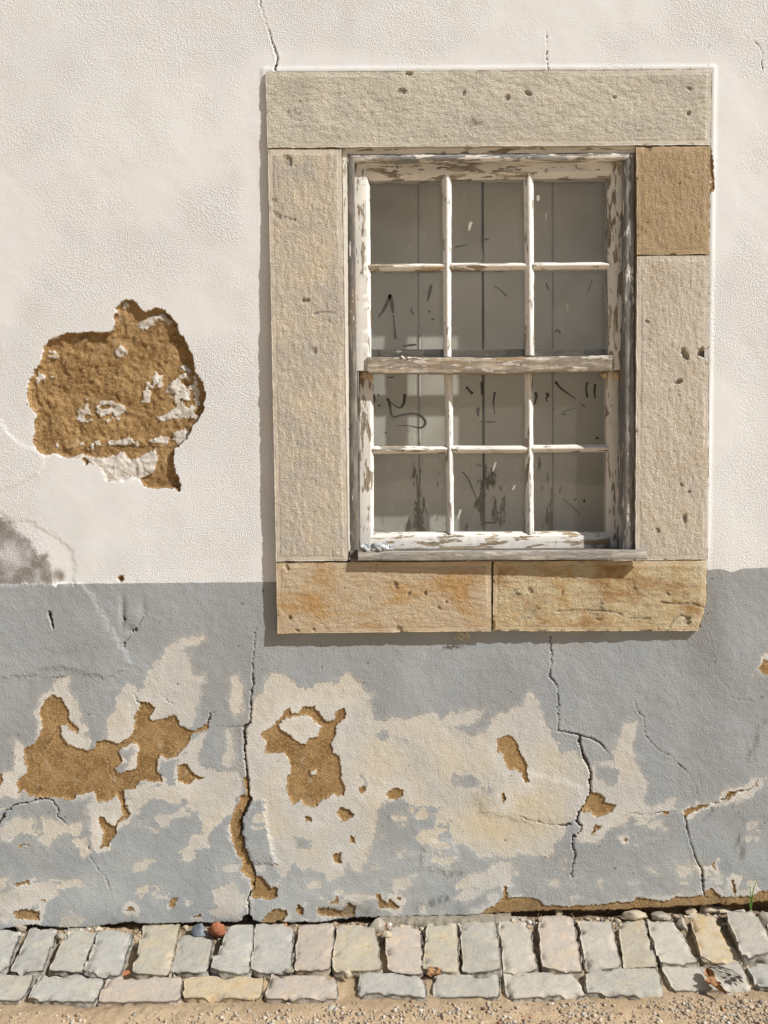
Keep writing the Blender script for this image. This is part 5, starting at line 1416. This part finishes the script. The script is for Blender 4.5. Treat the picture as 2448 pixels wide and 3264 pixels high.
def leaf(name, label, px_pts, lift, mat, seed, curl=0.012, thick=0.0005):
    """curled dry leaf: spine through the given pixels, uneven width"""
    sp = np.array([on_ground(a, b, lift) for a, b in px_pts])
    n, m = 26, 13
    t = np.linspace(0, 1, n)
    C = np.stack([np.interp(t, np.linspace(0, 1, len(sp)), sp[:, k]) for k in range(3)], -1)
    tg = np.gradient(C, axis=0); tg /= np.linalg.norm(tg, axis=1)[:, None]
    sd = np.cross(tg, [0, 0, 1.0]); sd /= np.linalg.norm(sd, axis=1)[:, None]
    wv = 0.019 * np.sin(np.clip(t * 1.05, 0, 1) * math.pi) ** 0.7 * (1 + 0.45 * vnoise(t * 9, t * 0, seed))
    V = []
    for j in range(m):
        u = j / (m - 1) * 2 - 1
        z = curl * (u * u) * (0.5 + 0.8 * vnoise(t * 5, t * 0 + u, seed + 2)) + 0.006 * vnoise(t * 6, t * 0 + u * 1.5, seed + 4) + 0.006
        V.append(C + sd * (wv * u * (1 + 0.25 * vnoise(t * 13, t * 0 + np.sign(u), seed + 6)))[:, None] + np.stack([z * 0, z * 0, z], -1))
    V = np.array(V).reshape(-1, 3)
    V2 = V - np.array([0, 0, thick])
    a = grid_faces(m, n)
    o = mesh_from(name, np.r_[V, V2], np.r_[a, a[:, ::-1] + len(V)], mat)
    return tag(o, label, 'leaf', 'dead leaves')
leaf('dead_leaf', 'large curled orange-brown dead leaf lying on the pale front sett at the right', TC((1262,608),(1285,660),(1310,715),(1390,768)), 0.004, M_LEAF, 3)
leaf('dead_leaf', 'small brown dead leaf lying in the joint above a grey front sett', TB((1110,640),(1150,622),(1205,608)), -0.004, M_LEAF, 9, 0.004)
wd = thing('dead_weed', 'blackened dead weed trailing across the setts at the right', 'weed')
r = np.random.default_rng(5)
for k in range(10):
    a = TC((1190 + r.uniform(-10, 20), 490 + r.uniform(-8, 12)), (1300 + r.uniform(-20, 20), 560 + r.uniform(-22, 22)), (1400 + r.uniform(-30, 30), 600 + r.uniform(-22, 25)), (1480 + r.uniform(-30, 25), 650 + r.uniform(-28, 30)))
    a = a[: (4 if k < 9 else 3)]
    if k % 3 == 0:
        a = a[1:]
    pts = np.array([on_ground(p[0], p[1], 0.006 + r.uniform(-0.001, 0.006)) for p in a])
    t = np.linspace(0, len(pts) - 1, 16)
    C = np.stack([np.interp(t, np.arange(len(pts)), pts[:, q]) for q in range(3)], -1)
    C += 0.003 * np.stack([vnoise(t * 2.5, t * 0 + k, 1), vnoise(t * 2.5, t * 0 + k, 2), 0.6 * vnoise(t * 2.5, t * 0 + k, 3)], -1)
    tube('stem', C, np.linspace(0.0009, 0.0004, 16), M_WEED, wd, 5)
for k in range(9):
    p = on_ground(*TC((1445 + r.uniform(-40, 45), 645 + r.uniform(-26, 26)))[0], 0.007)
    lump('withered_leaf', p, (r.uniform(0.006, 0.012), r.uniform(0.003, 0.006), 0.002), M_WEED, 700 + k, wd, n=10, rotz=r.uniform(0, 3))

# twist of striped wrapper lying on the sill
def wrapper():
    t = NT('crumpled_wrapper')
    co = t.coord()
    wv = t.n('ShaderNodeTexWave', wave_type='BANDS', bands_direction='X')
    t.put(wv.inputs['Vector'], co)
    wv.inputs['Scale'].default_value = 95
    wv.inputs['Distortion'].default_value = 1.5
    n1 = t.noise(co, 45, 4, 0.6, 0.8)
    col = t.mix(t.step(n1, 0.48, 0.52), (0.72, 0.72, 0.72), (0.30, 0.33, 0.36))
    col = t.mix(t.math('MULTIPLY', t.step(wv.outputs[1], 0.55, 0.65), t.step(t.noise(co, 16, 2), 0.45, 0.5)), col, (0.22, 0.22, 0.23))
    m = t.bsdf(col, 0.28, t.bump(t.noise(co, 130, 3, 0.6, 1.0), 0.002), 0.5)
    n, k = 34, 20
    s = np.linspace(0, 1, n)
    th = np.linspace(0, 2 * math.pi, k, endpoint=False)
    S, TH = np.meshgrid(s, th, indexing='ij')
    a, b = at(1150, 1750, STONE_Y - 0.008), at(1256, 1750, STONE_Y - 0.008)
    base = a + S[..., None] * (b - a)
    rr = (0.0125 * (0.55 + 0.45 * np.sin(np.clip(S * 1.15 + 0.05, 0, 1) * math.pi) ** 0.35)) * (1 + 0.5 * vnoise(S * 7, TH * 1.1, 8) + 0.25 * vnoise(S * 17, TH * 2.2, 9))
    P = base + np.stack([0 * S, np.cos(TH) * rr * 1.1, np.sin(TH) * rr * 0.95], -1)
    P[..., 0] += 0.003 * vnoise(S * 9, TH, 10)
    P[..., 2] += 0.0045
    zf = at(1200, 1757, STONE_Y - 0.008)[2]
    P[..., 2] = np.maximum(P[..., 2], zf + 0.0005)
    V = P.reshape(-1, 3)
    Fc = []
    for i in range(n - 1):
        for j in range(k):
            Fc.append([i * k + j, (i + 1) * k + j, (i + 1) * k + (j + 1) % k, i * k + (j + 1) % k])
    Fc += [list(range(k)), [(n - 1) * k + j for j in range(k)][::-1]]
    o = mesh_from('wrapper', V, Fc, m, smooth=False)
    return tag(o, 'crumpled silvery striped wrapper lying on the left end of the sill board', 'wrapper')
wrapper()

# rootlets hanging under the sill stones
rt = thing('dry_rootlets', 'little tangle of dry yellow rootlets hanging under the stone sill', 'roots')
M_ROOT = plain_material('dry_rootlet', (0.45, 0.32, 0.10), (0.36, 0.25, 0.08), 60)
r = np.random.default_rng(12)
for k in range(7):
    a = 1462 + r.uniform(-4, 30)
    C = np.array([at(a, 2012, STONE_Y + 0.006), at(a + r.uniform(-10, 8), 2022, STONE_Y + 0.004), at(a + r.uniform(-12, 12), 2030, STONE_Y + 0.008), at(a + r.uniform(-14, 14), 2036 + r.uniform(0, 6), STONE_Y + 0.010)])
    t = np.linspace(0, 3, 12)
    tube('rootlet', np.stack([np.interp(t, np.arange(4), C[:, q]) for q in range(3)], -1), 0.0008, M_ROOT, rt, 5)
